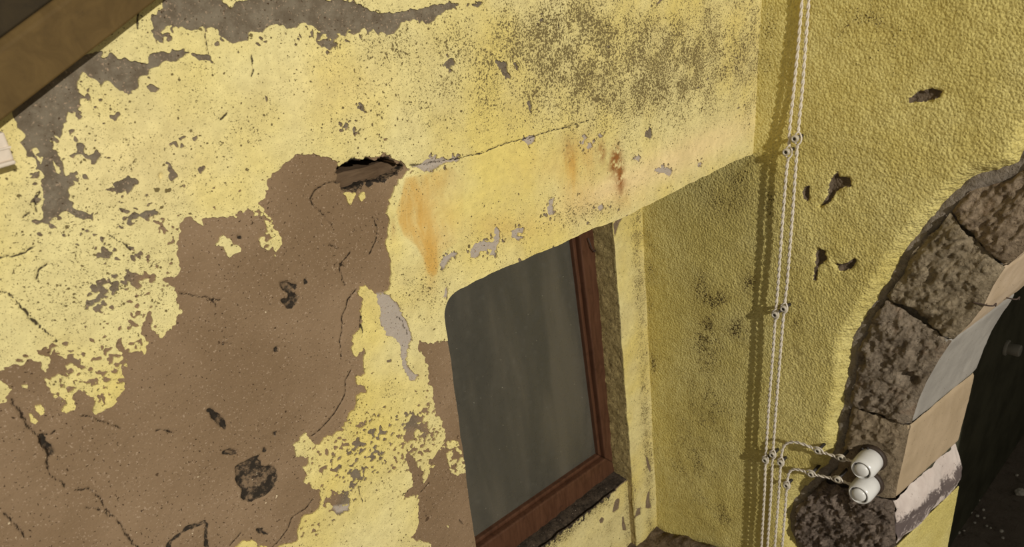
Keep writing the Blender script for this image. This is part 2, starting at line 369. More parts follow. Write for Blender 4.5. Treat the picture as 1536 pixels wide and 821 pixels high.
E_SMALL = [
    [(182, 412), (208, 408), (234, 412), (250, 420), (234, 418), (219, 417), (208, 420), (204, 426), (193, 420)],
    [(523, 710), (535, 702), (538, 713), (528, 723)], [(491, 749), (502, 741), (521, 741), (523, 753), (510, 758), (495, 754)],
    [(552, 649), (562, 641), (564, 647), (555, 651)], [(500, 760), (522, 757), (520, 764), (505, 768)],
    [(230, 332), (240, 334), (245, 343), (249, 356), (243, 347), (237, 336)],
    [(145, 385), (151, 379), (150, 369), (160, 372), (163, 380), (160, 389), (152, 386)],
    [(197, 380), (206, 378), (208, 372), (214, 377), (216, 381), (208, 388), (202, 384)],
    [(134, 436), (141, 430), (170, 427), (158, 434), (154, 443), (144, 438)], [(125, 454), (134, 451), (148, 447), (147, 452), (134, 457)],
    [(191, 322), (205, 318), (222, 317), (230, 313), (234, 319), (222, 323), (204, 326), (193, 331)],
    [(170, 277), (182, 273), (190, 264), (196, 269), (204, 275), (198, 280), (186, 283), (181, 291), (175, 285)],
    [(112, 216), (120, 211), (128, 219), (124, 229), (114, 229)], [(132, 232), (140, 231), (141, 226), (145, 233), (153, 234), (144, 236), (140, 241), (134, 237)],
    [(75, 545), (78, 525), (80, 522), (84, 532), (92, 535), (88, 542), (98, 552), (92, 555), (80, 550)],
    [(614.5, 249.5), (627, 246), (641, 239), (651, 234), (657, 239), (685, 236.5), (690, 238), (685, 240.6), (656, 247), (641, 256), (630, 254)],
    [(486, 68), (493, 60), (500, 66), (497, 72), (489, 73)], [(666, 97), (673, 88), (681, 94), (676, 103), (668, 102)],
    [(743, 90), (752, 93), (760, 92), (763, 108), (760, 118), (755, 110), (756, 101), (748, 100)], [(769, 97), (775, 92), (776, 98)],
    [(534, 160), (540, 157), (546, 165), (538, 167)], [(511, 190), (517, 184), (522, 190), (516, 195)], [(527, 190), (531, 185), (533, 195), (529, 198)],
    [(812, 31), (817, 26), (821, 32)], [(791, 157), (796, 152), (799, 160), (795, 163)],
    [(967, 203), (974, 192), (977, 198), (976, 206), (970, 204)], [(785, 208), (795, 204), (803, 206), (800, 215), (793, 217)],
    [(879, 222), (886, 212), (892, 214), (889, 220), (883, 224)], [(952, 240), (957, 232), (961, 237), (957, 242)],
    [(981, 256), (992, 249), (1002, 252), (1007, 260), (1002, 266), (993, 260)], [(1044, 246), (1051, 241), (1056, 245), (1050, 250)],
    [(871, 215), (878, 203), (882, 208), (876, 220)],
    [(820, 318), (824, 303), (832, 297), (829, 309), (829, 322), (823, 324)],
    [(704, 374), (712, 365), (724, 363), (738, 361), (742, 342), (749, 344), (752, 358), (747, 371), (740, 386), (732, 384), (737, 376), (722, 378), (712, 388), (705, 386)],
    [(767, 350), (776, 341), (785, 343), (784, 348), (776, 349), (774, 356), (783, 356), (777, 359), (768, 356)],
    [(660, 396), (668, 383), (680, 378), (684, 381), (672, 389), (666, 402)], [(897, 310), (902, 305), (905, 312), (900, 316)],
    [(664, 447), (668, 430), (672, 440), (667, 449)], [(899, 200), (905, 192), (903, 205)],
]
U_LEFT = [(135, 80), (154, 75.6), (156, 85), (167, 83), (187.6, 87), (198, 92.5), (219, 95), (221.5, 86), (229, 79.5), (250, 78), (257, 73), (276, 74), (284, 78), (287, 75.6), (302, 78), (316.6, 85), (324.4, 99), (310, 92.5), (300, 92.5), (292, 87), (282, 82), (273.6, 83.4), (260.6, 91), (247.6, 88.6), (237, 98), (223, 104), (223, 112), (208.5, 118.6), (208.5, 130), (193, 141), (180, 137), (169, 128), (156, 124), (151, 131.6), (146, 122.5), (135.5, 112), (124, 105.6), (118.6, 109.5), (117, 117), (109.5, 120), (111, 133), (118.6, 143), (118.6, 159), (104, 169.5), (94, 185), (90, 200.7), (76, 206), (73, 213), (81, 231), (91, 257), (101.6, 275.6), (100, 299), (114.7, 314.7), (141, 328), (122.5, 328), (104, 317), (88.6, 320), (75.6, 330), (58.6, 334), (60, 325), (65, 312), (68, 288.6), (65, 265), (54.7, 252), (49.5, 236.5), (39, 223.5), (31, 213), (42, 208), (34, 193), (26, 182.5), (22, 171), (12, 150), (60, 100)]
U_TOP = [(242, 13), (229, 23.5), (228, 47), (232, 62.6), (245, 62.6), (246, 52), (250, 44), (266, 42), (281.5, 44), (300, 44), (320.5, 42), (328, 49.5), (341, 65), (360, 69), (372.6, 60), (378, 51), (395, 53), (401, 43), (416.5, 39), (440, 43), (453, 36.5), (468.6, 39), (481.6, 51), (500, 52), (515, 51), (526, 45.6), (547, 43), (567.6, 48), (583, 49.5), (604, 34), (620, 30), (638, 34), (653.6, 25), (669, 15.6), (693, 8), (716, 11.7), (729, 1.3), (700, 4), (669, 5), (641, 11.7), (601.5, 17), (575, 19.5), (557, 15.6), (541.6, 5), (526, 1.3), (495, 0), (450, -14), (390, -12), (375, -6), (372, 1), (355, 2), (345, 7), (338, 3), (333, -8), (300, -20), (250, -12)]
G_LAV = [(565, 441.7), (578, 440.4), (588.5, 449.5), (601.5, 467.8), (612, 488.6), (617, 507), (612, 514.7), (609, 538), (609, 551), (625, 564), (622, 571), (614.5, 569), (601.5, 546), (601.5, 525), (593.7, 512), (578, 501.7), (571.5, 486), (569, 465)]
ISLANDS = [
    [(384, 303), (392, 312), (398, 322), (408, 330), (412, 340), (420, 352), (424, 366), (414, 378), (412, 392), (406, 374), (398, 378), (386, 368), (385, 358), (400, 347), (398, 335), (390, 322)],
    [(322, 367), (329, 353), (335, 350), (346, 363), (360, 370), (361, 378), (347, 382), (341, 386), (334, 376), (330, 368)],
    [(-10, 566), (10, 578), (18, 582), (12, 592), (8, 602), (-10, 606)], [(32, 578), (41, 577), (42, 584), (38, 583)],
    [(50, 606), (62, 606), (66, 616), (60, 622), (52, 616)], [(40, 616), (48, 620), (56, 632), (52, 636), (44, 628)],
    [(95, 618), (102, 607), (114, 607), (110, 614), (98, 620)], [(138, 617), (142, 606), (155, 607), (150, 614), (143, 624)],
    [(669, 662), (687.5, 660), (692.7, 682.6), (698, 706), (683.6, 714), (674.5, 706), (668, 682.6)],
    [(514, 291), (522, 287), (532, 291), (528, 300), (525, 308), (520, 300)], [(536, 295), (545, 289), (546, 296), (541, 301)],
    [(643, 700), (651, 697), (648, 702)], [(669, 790), (671, 786), (674, 795)], [(565, 427), (568, 423), (571, 428)],
    [(240, 50), (246, 44), (252, 38), (262, 36), (256, 44), (248, 52)], [(50, 224), (55, 222), (62, 240), (60, 246)], [(72, 222), (78, 232), (86, 256), (90, 268), (84, 256), (76, 236)],
    [(64, 250), (68, 246), (66, 268)],
]
CRACKS = [
    [(18, 600), (30, 620), (45, 640), (58, 655), (68, 670), (75, 680), (70, 695), (74, 710), (83, 720), (97, 728), (100, 732)],
    [(57, 654), (66, 668), (77, 682), (74, 690)], [(58, 655), (78, 652), (84, 646)],
    [(118, 735), (135, 733), (150, 745), (160, 765), (172, 778), (182, 790), (192, 805), (212, 828)], [(130, 762), (145, 766), (158, 770), (165, 776)],
    [(8, 770), (25, 790), (40, 808)], [(122, 624), (140, 628), (160, 635), (180, 645)], [(235, 646), (262, 648)],
    [(2, 439), (12, 441), (30, 460), (45, 475), (62, 490), (75, 503), (84, 512)], [(-5, 388), (20, 383), (40, 376), (52, 371)],
    [(270, 441), (300, 445), (315, 447), (330, 450)], [(307, 445), (318, 450), (326, 458)],
    [(526, 380), (513, 395.5), (510, 402), (513, 415.6), (517, 431)], [(505, 397), (518, 402)],
    [(534, 436.5), (522, 449.5), (520.7, 460), (514, 473), (513, 499), (509, 514.7), (511.6, 535.6)], [(541, 474), (540, 486), (543, 500)], [(544, 522), (545, 536)],
    [(526, 556), (518, 572), (517, 593), (510, 606), (500, 622), (484, 641), (466, 656.5)],
    [(507.7, 273), (489.5, 275.6), (473.8, 284.7), (466, 299), (470, 309.5), (481.6, 314.7), (492, 330), (500, 337)],
    [(561, 325), (567.6, 342), (565, 361.6), (554.6, 382.5)], [(495, 368), (502, 370), (508, 375)],
    [(471, 745), (458, 761), (437, 776), (432, 792), (419, 810), (405, 822)], [(345, 818), (360, 801)],
    [(612, 249), (640, 245), (660, 241), (690, 237), (720, 230), (745, 220), (770, 212), (797, 206), (815, 200), (845, 192), (870, 185), (885, 181)],
    [(630, 738.6), (644.5, 723)], [(601, 744), (612, 737)], [(307.5, 52), (312.7, 81)], [(372.6, 68), (378, 88.6), (380.5, 104), (376.5, 114.7)], [(205, 22), (205, 45)], [(318, 170), (328, 182), (338, 172)],
    [(596, 475.6), (604, 483.4), (609, 494), (613, 507)], [(598, 477), (606, 486), (611, 500)], [(537, 728), (540, 745), (543, 752)], [(55, 316), (52, 300), (60, 286)], [(45, 318), (35, 325)],
    [(160, 350), (178, 362), (195, 374)], [(54, 420), (58, 404), (72, 395)], [(690, 780), (695, 788)],
]
SOOT = [
    [(353, 701), (365, 692), (389.6, 682.6), (392, 698), (399, 699.5), (408, 700), (414, 703.5), (418, 714), (411, 729.5), (398, 742.5), (380, 753), (372, 753), (362, 748), (361, 735), (353, 719)],
    [(250, 816), (260.6, 805), (281.5, 789.5), (307.5, 781.7), (313, 784), (311, 805), (313, 825), (300, 850), (250, 850)],
    [(420, 425), (430, 421), (438, 426), (447, 427), (444, 432), (436, 434), (440, 440), (449, 445), (444, 455), (438, 463), (430, 462), (422, 450), (432, 448), (433, 440), (424, 436)],
    [(308, 615), (318, 612), (330, 622), (342, 640), (338, 645), (325, 637), (318, 628)], [(330, 682), (340, 674), (356, 675), (358, 683), (345, 684)],
    [(394, 652), (398, 648), (399, 653)], [(409, 650), (414, 648), (414, 657), (410, 654)], [(393, 672), (398, 668), (400, 677), (395, 678)], [(404, 672), (409, 671), (410, 676)],
    [(382, 792), (392, 793), (401, 802), (396, 803), (386, 799)], [(455, 420), (459, 418), (460, 425), (457, 426)], [(410, 523), (415, 520), (416, 526), (411, 527)],
    [(236, 262), (241, 257), (245, 267), (240, 273), (236, 268)], [(333, 517), (341, 513), (346, 518), (338, 519)],
    [(357, 355), (361, 352), (362, 358), (358, 361)], [(60, 655), (66, 652), (70, 664), (80, 672), (82, 680), (75, 687), (70, 676), (62, 664)],
]
STAIN = [(604, 265), (599, 291), (592, 317), (596, 336), (604, 354), (622, 369), (633, 388), (637, 408), (645, 418), (655, 412), (658, 400), (664, 378), (684, 366), (700, 340), (694, 310), (698, 270), (675, 248), (640, 258)]

# grids: fine where the wall is seen, coarse beyond
def graded(a, b, d0, d1):
    n = int((b - a) / ((d0 + d1) / 2)); t = np.linspace(0, 1, n + 1); w = d0 + (d1 - d0) * t
    s = np.concatenate([[0], np.cumsum((w[:-1] + w[1:]) / 2)]); return a + (b - a) * s / s[-1]
def wall1_heights(U, V):
    return 0.006 * fbm(U, V, .35, 3, 5) + 0.0022 * fbm(U, V, .07, 3, 8) + 0.0006 * fbm(U, V, .014, 2, 9)
def emb1(u, v, h): return np.stack([u, -h, v], 1)

ux = graded(-1.80, 0.012, .0015, .0030); vz = np.arange(-.80, .64, .0020)
U, V = np.meshgrid(ux, vz)
near = fbm(U, V, .011, 2, 21) * .0026 + fbm(U, V, .045, 2, 25) * .0026 + fbm(U, V, .0046, 2, 27) * .0034
Emask = np.full(U.shape, -FAR)
polyset = [E_MAIN, E_STRIP, E_POCKET, U_LEFT, U_TOP, G_LAV] + E_SMALL
for k, p in enumerate(polyset): Emask = np.maximum(Emask, sdf(U, V, P1(p)))
Imask = np.full(U.shape, -FAR)
for p in ISLANDS: Imask = np.maximum(Imask, sdf(U, V, P1(p)))
near_edge = near
Fp = np.maximum(-(Emask + near_edge), Imask - .0006 + near * .7)
# pores and lace along the flaking edges
def blob(px, py, rx, ry, ang=0.0):
    c = w1(px, py)[[0, 2]]; a = w1(px + 10, py)[[0, 2]] - c; b = w1(px, py + 10)[[0, 2]] - c
    J = np.linalg.inv(np.stack([a, b], 1) / 10); X = J[0, 0] * (U - c[0]) + J[0, 1] * (V - c[1]); Y = J[1, 0] * (U - c[0]) + J[1, 1] * (V - c[1])
    ca, sa = math.cos(ang), math.sin(ang); return np.exp(-(((X * ca + Y * sa) / rx) ** 2 + ((-X * sa + Y * ca) / ry) ** 2))
lace = blob(570, 665, 60, 60) + .75 * blob(500, 690, 45, 35) + .9 * blob(120, 560, 70, 45) + .6 * blob(190, 470, 60, 50) + .8 * blob(640, 640, 25, 50) + .7 * blob(240, 45, 18, 25) \
    + .8 * blob(75, 260, 30, 60) + .7 * blob(545, 45, 60, 14) + .9 * blob(684, 690, 14, 26) + .55 * blob(480, 790, 60, 25) + .6 * blob(402, 350, 20, 30) + .35 * blob(440, 60, 80, 30) + .4 * blob(100, 350, 80, 40) + .3 * blob(860, 320, 60, 20)
esm = np.full(U.shape, -FAR)
for p in E_SMALL: esm = np.maximum(esm, sdf(U, V, P1(p)))
lace = np.clip(lace + .45 * smooth(-.016, -.002, esm) + .22 * smooth(-.02, -.003, Emask), 0, 1)
cd, cr_ = cells(U + near, V - near, .0105, 31)
pore = np.minimum((cd - (.06 + .34 * cr_) * lace ** .7 * 1.15), (.78 - .62 * lace - fbm(U, V, .009, 3, 39, .6)) * .7) * .0105
pore = np.where(lace > .08, pore, 1.0)
pore2 = (.62 + .5 * np.clip(blob(740, 270, 120, 60, -.4) + blob(640, 340, 50, 60) + blob(1040, 230, 90, 18, -.4), 0, 1) - fbm(U, V, .013, 3, 37, .6) - .25 * fbm(U, V, .2, 2, 41)) * .006
Fp = np.minimum(Fp, np.minimum(pore, pore2))
Fp = np.minimum(Fp, V + .775 + .02 * fbm(U, V, .1, 3, 44))
frim = niche_field(U, V)
hole = sdf(U, V, HOLE) + near * .8
hole = np.maximum(hole, -.08)
Fp = np.minimum(Fp, np.minimum(frim - .0012, -hole - .003))
crack = np.full(U.shape, .03)
for c in CRACKS: crack = np.minimum(crack, line_d(U + near * .5, V + near * .5, P1(c)))
soot = np.full(U.shape, -FAR)
for k, p in enumerate(SOOT):
    d_ = sdf(U, V, P1(p)); soot = np.maximum(soot, np.minimum(d_, .005 - d_) if k == 1 else d_)
soot = np.maximum(soot + near * .6, hole + .0015 + near)
lav = np.maximum(sdf(U, V, P1(G_LAV)), sdf(U, V, P1(E_SMALL[4])))
for k in range(26, len(E_SMALL)): 
    lav = np.maximum(lav, sdf(U, V, P1(E_SMALL[k])))
lav = np.maximum(lav, sdf(U, V, P1(E_SMALL[15])) * .5)
grey = np.maximum(np.maximum(sdf(U, V, P1(U_LEFT)), sdf(U, V, P1(U_TOP))), -FAR)
for k in list(range(9, 14)) + list(range(16, 26)): grey = np.maximum(grey, sdf(U, V, P1(E_SMALL[k])))
H1 = wall1_heights(U, V)
H1 -= .0012 * smooth(.003, .0005, crack) + .006 * smooth(-.002, .004, soot)
A_lav = smooth(-.004, .001, lav); emain = np.maximum(sdf(U, V, P1(E_MAIN)), sdf(U, V, P1(E_STRIP))); A_grey = np.maximum(smooth(-.012, .0, grey), .85 * smooth(.025, .05, -emain)); A_soot = np.clip(soot, -.02, .02) * 1000
stain = smooth(-.001, .004, sdf(U, V, P1(STAIN))) * np.clip(1.1 * blob(610, 315, 34, 64) + 1.0 * blob(645, 395, 18, 42) + .6 * blob(655, 262, 20, 20) + .35 * blob(660, 330, 40, 50), 0, 1)
stain = np.maximum(stain, np.clip(.85 * blob(858, 245, 13, 36) + .5 * blob(885, 235, 12, 25) + .45 * blob(870, 295, 22, 30) + .35 * blob(940, 300, 30, 20) + .35 * blob(760, 340, 60, 20) + .25 * blob(820, 250, 50, 30) + .5 * blob(645, 405, 10, 30), 0, 1))
rust = np.clip(1.3 * blob(921, 240, 7, 22, .15) + 1.0 * blob(930, 262, 6, 26) + .8 * blob(902, 228, 6, 16) + .45 * blob(855, 225, 7, 20) + .4 * blob(590, 345, 4, 16) + .25 * blob(930, 285, 10, 20), 0, 1)
pale = np.clip(.9 * blob(1020, 235, 130, 24, -.45) + .5 * blob(900, 290, 60, 20, -.4) + .25 * blob(200, 240, 150, 90) + .2 * blob(500, 130, 90, 60), 0, 1)
mold = .31 + .5 * blob(890, 100, 140, 90) + .55 * blob(870, 70, 60, 40) + .9 * blob(885, 60, 9, 16, .5) + .9 * blob(905, 44, 14, 7) + .5 * blob(1060, 60, 75, 85) + .45 * blob(980, 120, 120, 60) + .3 * blob(840, 30, 90, 40) + .22 * blob(620, 60, 130, 45) + .2 * blob(670, 140, 80, 50) \
    + .3 * blob(1125, 100, 16, 120) + .25 * blob(870, 320, 60, 18) + .2 * blob(640, 430, 30, 30) + .2 * blob(560, 580, 40, 12) + .15 * blob(120, 400, 120, 80)
mold -= .26 * blob(740, 270, 90, 45, -.4) + .2 * blob(640, 340, 50, 60) + .22 * blob(1040, 230, 90, 18, -.4) + .15 * blob(590, 540, 40, 50) + .12 * blob(540, 780, 60, 40) + .15 * blob(400, 100, 60, 40)
mold = np.clip(mold, 0, 1)

wall_back = empty('wall_back', (0, 0, 0)); tag(wall_back, kind='structure')
# plaster body
st = 1
us, vs_ = ux[::st], vz[::st]
us = np.concatenate([np.linspace(-2.7, us[0] - .03, 26), us]); 
vs_ = np.concatenate([np.linspace(-1.75, vs_[0] - .03, 30), vs_, np.linspace(vs_[-1] + .03, 1.0, 12)])
Ub, Vb = np.meshgrid(us, vs_)
def extend(A, fill=None):
    B = A[::st, ::st]; return np.pad(B, ((30, 12), (26, 0)), mode='edge') if fill is None else np.pad(B, ((30, 12), (26, 0)), constant_values=fill)
Fb = np.minimum(niche_field(Ub, Vb), -extend(hole, -.08))
Hb = extend(H1) - .0018
Hb[:, :26] = np.minimum(Hb[:, :26], wall1_heights(Ub, Vb)[:, :26]); 
def back1(u, v, h): 
    d = np.where((v > .0) & (u < -.9), .075, .46); return np.stack([u, d, v], 1)
field_mesh('plaster', us, vs_, Fb, Hb, emb1, M_PLASTER, wall_back, back1,
           dict(crack=extend(crack, .03), soot=extend(A_soot), lav=extend(A_lav), grey=extend(A_grey)))

# paint coat, split into the patches that hang together
def components(mask):
    ny, nx = mask.shape; lab = np.zeros(mask.shape, np.int32); par = [0]
    def find(a):
        while par[a] != a: par[a] = par[par[a]]; a = par[a]
        return a
    prev = []
    for j in range(ny):
        d = np.diff(np.concatenate([[0], mask[j].astype(np.int8), [0]])); s = np.nonzero(d == 1)[0]; e = np.nonzero(d == -1)[0]; cur = []; k = 0
        for a, b in zip(s.tolist(), e.tolist()):
            l = 0
            for (pa, pb, pl) in prev:
                if pa <= b and pb >= a:
                    r = find(pl)
                    if l == 0: l = r
                    else:
                        r2 = find(l); par[max(r, r2)] = min(r, r2); l = min(r, r2)
            if l == 0: par.append(len(par)); l = len(par) - 1
            lab[j, a:b] = l; cur.append((a, b, l))
        prev = cur
    root = np.array([find(a) for a in range(len(par))]); return root[lab]
lab = components(Fp > 0); ids, cnt = np.unique(lab[lab > 0], return_counts=True)
order = ids[np.argsort(-cnt)]; big = [i for i in order if cnt[list(ids).index(i)] > 260][:40]
Hp = H1 + .0006 + .0005 * smooth(0, .006, Fp) + .0012 * np.exp(-Fp.clip(0, 1) / .004) * np.clip(fbm(U, V, .05, 2, 77) + .2, 0, 1)
pat = dict(crack=crack, stain=stain, rust=rust, pale=pale, mold=mold)
def coat(name, mask, kind=None):
    m = mask.copy(); jj, ii = np.nonzero(m)
    j0, j1, i0, i1 = max(jj.min() - 2, 0), jj.max() + 3, max(ii.min() - 2, 0), ii.max() + 3
    s = (slice(j0, j1), slice(i0, i1)); f = np.where(m | (Fp <= 0), Fp, -1e-4)[s]
    o = field_mesh(name, ux[i0:i1], vz[j0:j1], f, Hp[s], emb1, M_PAINT, wall_back,
                   lambda u, v, h: np.stack([u, -h + .004, v], 1), {k: a[s] for k, a in pat.items()})
    if kind: o['kind'] = kind
    return o
for k in big: coat('paint_patch', lab == k)
coat('paint_flakes', (lab > 0) & ~np.isin(lab, big), 'stuff')

# ================================================================== TIMBER IN THE HOLE
M_OLDWOOD = mat_wood('old_lintel_wood', (.085, .05, .025), (.15, .095, .05), .8, (2, 6, 30), 8)
hc = w1(556, 261, .02)
pts = np.array([w1(500, 281, .028), w1(618, 243, .028)]); ax = _unit(pts[1] - pts[0]); upv = np.array([-ax[2], 0, ax[0]])
tw = .0155
sec = []
for s in np.linspace(0, 1, 14):
    c = pts[0] + (pts[1] - pts[0]) * s; wv = tw * (1 + .10 * math.sin(s * 9)); dy = .003 * math.sin(s * 14)
    sec += [c - upv * wv + [0, dy, 0], c - upv * wv * .55 + [0, dy - .007, 0], c + upv * wv * .5 + [0, dy - .009, 0], c + upv * wv + [0, dy + .001, 0], c + upv * wv + [0, .04, 0], c - upv * wv + [0, .04, 0]]
fs = []
for k in range(13):
    for s in range(6): fs.append([k * 6 + s, k * 6 + (s + 1) % 6, (k + 1) * 6 + (s + 1) % 6, (k + 1) * 6 + s])
fs += [list(range(6))[::-1], [78 + s for s in range(6)]]
o = mesh_obj('timber_lintel', np.array(sec), fs, M_OLDWOOD, None, False)
tag(o, 'dark brown old timber showing inside the long hole in the plaster', 'timber')
M_DARK = mat_plain('dark_cavity_mortar', (.03, .022, .015), .95, .1, .4, .003, 40)
cav = w1(555, 260, .07)
v8, f8 = hexa([cav + np.array([sx * .13, dy, sz * .10]) for sz in (-1, 1) for sx, dy in ((-1, 0), (1, 0), (1, .04), (-1, .04))])
mesh_obj('cavity_back', v8, f8, M_DARK, wall_back, False)

# ================================================================== WALL WITH THE ARCH (faces -x)
SPL = math.radians(6); JD = np.array([math.cos(SPL), -math.sin(SPL), 0]); TH = .345
OUTER = [(1560, 190), (1536, 237), (1529.5, 252), (1511, 261), (1488, 269), (1467, 273), (1449, 283), (1422.6, 307), (1396.6, 335.6), (1370.5, 367), (1349.7, 393), (1344.5, 408), (1329, 434), (1308, 462.6), (1292, 491), (1276.7, 517), (1273, 546), (1271.5, 572), (1266, 598), (1263.7, 615), (1258.5, 638), (1256, 669.6), (1243, 703.5), (1224.6, 719), (1206, 740), (1188, 761), (1183, 782), (1183, 800), (1192, 821)]
ARRIS = [(1560, 350), (1536, 378), (1518, 394), (1502, 407.6), (1486, 433), (1470, 466), (1451, 490), (1422, 518), (1404, 545), (1386, 577), (1374, 604), (1360.6, 646), (1352, 689), (1343, 726.5), (1338, 756), (1338, 790), (1340, 821)]
outer = P2(OUTER); arris = P2(ARRIS)
zb = arris[-1][1] - .02                                            # foot of the lowest stone
outer = np.concatenate([outer, [[outer[-1][0] - .012, outer[-1][1] - .035], [outer[-1][0] - .05, outer[-1][1] - .07], [-.30, outer[-1][1] - .055], [-.37, zb - .07]]])
# beyond the frame the ring goes on over the crown
crown_out = [(-.66, .20), (-.78, .27), (-.92, .31), (-1.08, .33), (-1.3, .33)]
crown_in = [(-.70, -.035), (-.82, .03), (-.95, .065), (-1.10, .08), (-1.3, .08)]
crown_out = np.array(crown_out)[::-1]; crown_in = np.array(crown_in)[::-1]
outer = np.concatenate([crown_out, outer]); arris = np.concatenate([crown_in, arris, [[arris[-1][0], zb]]])
opening = np.concatenate([outer[:], [[arris[-1][0] - .0, zb - .0]], [[arris[-1][0], -2.2]], [[-1.6, -2.2]], [[-1.6, .33]]])

uy = np.concatenate([np.linspace(-1.3, -.74, 40), np.arange(-.736, .40, .0032)]); vz2 = np.concatenate([np.linspace(-1.75, -1.49, 12), np.arange(-1.48, .48, .0032), np.linspace(.5, 1.0, 14)])
U2, V2 = np.meshgrid(uy, vz2)
n2 = (fbm(U2, V2, .02, 3, 61) * .003 + fbm(U2, V2, .008, 2, 62) * .003) * (.08 + .92 * smooth(zb + .0, zb + .05, V2))
op = sdf(U2, V2, opening, .4) + n2
def blob2(px, py, rx, ry):
    c = w2(px, py)[[1, 2]]; a = w2(px + 10, py)[[1, 2]] - c; b = w2(px, py + 10)[[1, 2]] - c
    J = np.linalg.inv(np.stack([a, b], 1) / 10); X = J[0, 0] * (U2 - c[0]) + J[0, 1] * (V2 - c[1]); Y = J[1, 0] * (U2 - c[0]) + J[1, 1] * (V2 - c[1])
    return np.exp(-((X / rx) ** 2 + (Y / ry) ** 2))
BARE = [[(1361, 156), (1365, 146), (1378, 137), (1397, 133), (1412, 138), (1407, 147), (1391, 152.5), (1370, 154)],
        [(1202, 289), (1208, 279), (1214, 279), (1212, 303), (1205, 298)],
        [(1229, 311), (1239, 298), (1242, 284), (1245, 269), (1256, 258), (1258, 266), (1273, 267), (1278, 280), (1265, 281), (1253, 289), (1246, 303)],
        [(1222, 384), (1226, 373), (1234, 376), (1241, 388), (1227, 401), (1225, 420), (1220, 423), (1223, 398)],
        [(1251, 396), (1268, 396), (1282, 387), (1285, 392), (1275, 405), (1261, 408)]]
bare = np.full(U2.shape, -FAR)
for p in BARE: bare = np.maximum(bare, sdf(U2, V2, P2(p)))
H2 = .006 * fbm(U2, V2, .3, 3, 63) + .0020 * fbm(U2, V2, .06, 3, 66) + .0011 * fbm(U2, V2, .010, 2, 69, .6) * (.45 + .55 * smooth(.0, -.12, U2))
H2 += .0035 * fbm(U2, V2, .03, 2, 90) * np.clip(blob2(1250, 290, 40, 40) + blob2(1250, 395, 50, 30) + blob2(1385, 145, 35, 20), 0, 1)
H2 -= .010 * smooth(-.003, .006, bare + n2 * 1.5)
H2 -= .034 * smooth(-.050, -.001, op) ** 2                           # the plaster dies away towards the ring of stones
H2 *= smooth(.012, .04, np.abs(U2 - .0)) * .6 + .4
mold2 = .24 + .9 * blob2(1075, 450, 18, 14) + .9 * blob2(1060, 500, 14, 36) + .7 * blob2(1105, 490, 18, 26) + .7 * blob2(1125, 430, 12, 26) + .6 * blob2(1055, 430, 14, 22) + .45 * blob2(1085, 280, 50, 60) \
    + .6 * blob2(980, 545, 5, 22) + .4 * blob2(975, 400, 10, 120) + .35 * blob2(1060, 600, 40, 90) + .35 * blob2(1040, 700, 60, 60) + .5 * blob2(1075, 775, 30, 20) + .5 * blob2(1155, 320, 8, 60) + .4 * blob2(1150, 60, 14, 70) \
    + .3 * blob2(1290, 30, 60, 30) + .25 * blob2(1190, 450, 14, 100) + .25 * blob2(1320, 60, 60, 40) + .3 * blob2(1200, 500, 14, 40)
def emb2(u, v, h): return np.stack([-h, u, v], 1)
def back2(u, v, h): return np.stack([-h, u, v], 1) + JD * TH
wall_right = empty('wall_right', (0, 0, 0)); tag(wall_right, kind='structure')
field_mesh('plaster', uy, vz2, -op, H2, emb2, M_SIDE, wall_right, back2, dict(bare=bare, mold=np.clip(mold2, 0, 1)), flip=True)

# ================================================================== THE STONES OF THE ARCH
arch = empty('stone_arch', (0, -.44, zb)); tag(arch, 'rough brown stone arch ring set in the yellow wall beside the switches', 'arch')
def between(curve, a, b):
    """piece of a polyline between the points nearest a and b"""
    def par(p):
        best = (9, 0, None)
        for k in range(len(curve) - 1):
            d = curve[k + 1] - curve[k]; t = np.clip(((p - curve[k]) @ d) / (d @ d), 0, 1); q = curve[k] + d * t
            e = np.linalg.norm(q - p)
            if e < best[0]: best = (e, k + t, q)
        return best[1:]
    (ta, qa), (tb, qb) = par(np.array(a)), par(np.array(b)); mid = [curve[k] for k in range(int(math.floor(ta)) + 1, int(math.ceil(tb)))]
    return np.array([qa] + mid + [qb])
pj = lambda a, b: (w2(*a)[[1, 2]], w2(*b)[[1, 2]])
JOINTS = [(np.array([-1.3, .33]), np.array([-1.3, .08])), (np.array([-1.05, .33]), np.array([-1.03, .075])), (np.array([-.80, .275]), np.array([-.845, .04])),
          pj((1536, 237), (1590, 330)), pj((1416, 318), (1503, 407)), pj((1318, 448), (1423, 518)), pj((1264, 611), (1361, 645)), pj((1222, 722), (1338, 757)),
          (outer[-1], arris[-1])]
ST = [mat_stone('rough_brown_stone', (0.244, 0.181, 0.116), (0.378, 0.287, 0.189), (0.159, 0.116, 0.073), 1.6, .15),
      mat_stone('rough_olive_stone', (0.244, 0.193, 0.120), (0.390, 0.311, 0.201), (0.152, 0.120, 0.073), 1.8),
      mat_stone('rough_grey_brown_stone', (0.213, 0.168, 0.117), (0.336, 0.268, 0.189), (0.134, 0.104, 0.071), 1.7, .15),
      mat_stone('rough_tan_stone', (0.250, 0.189, 0.116), (0.378, 0.293, 0.189), (0.159, 0.116, 0.073), 1.5),
      mat_stone('damp_dark_stone', (0.085, 0.063, 0.046), (0.305, 0.238, 0.183), (0.049, 0.037, 0.027), 2.2)]
JM = [mat_jamb('dressed_beige_stone', (.52, .40, .27), (.44, .33, .21)), mat_jamb('dressed_beige_stone_lower', (.52, .40, .27), (.44, .33, .21)),
      mat_jamb('dressed_grey_stone', (.37, .34, .29), (.30, .275, .235), None), mat_jamb('dressed_tan_stone', (.46, .345, .215), (.39, .29, .175)),
      mat_jamb('weathered_pale_stone', (.66, .57, .50), (.55, .46, .40), (.13, .10, .09))]
MATI = [0, 0, 0, 0, 1, 2, 3, 4]
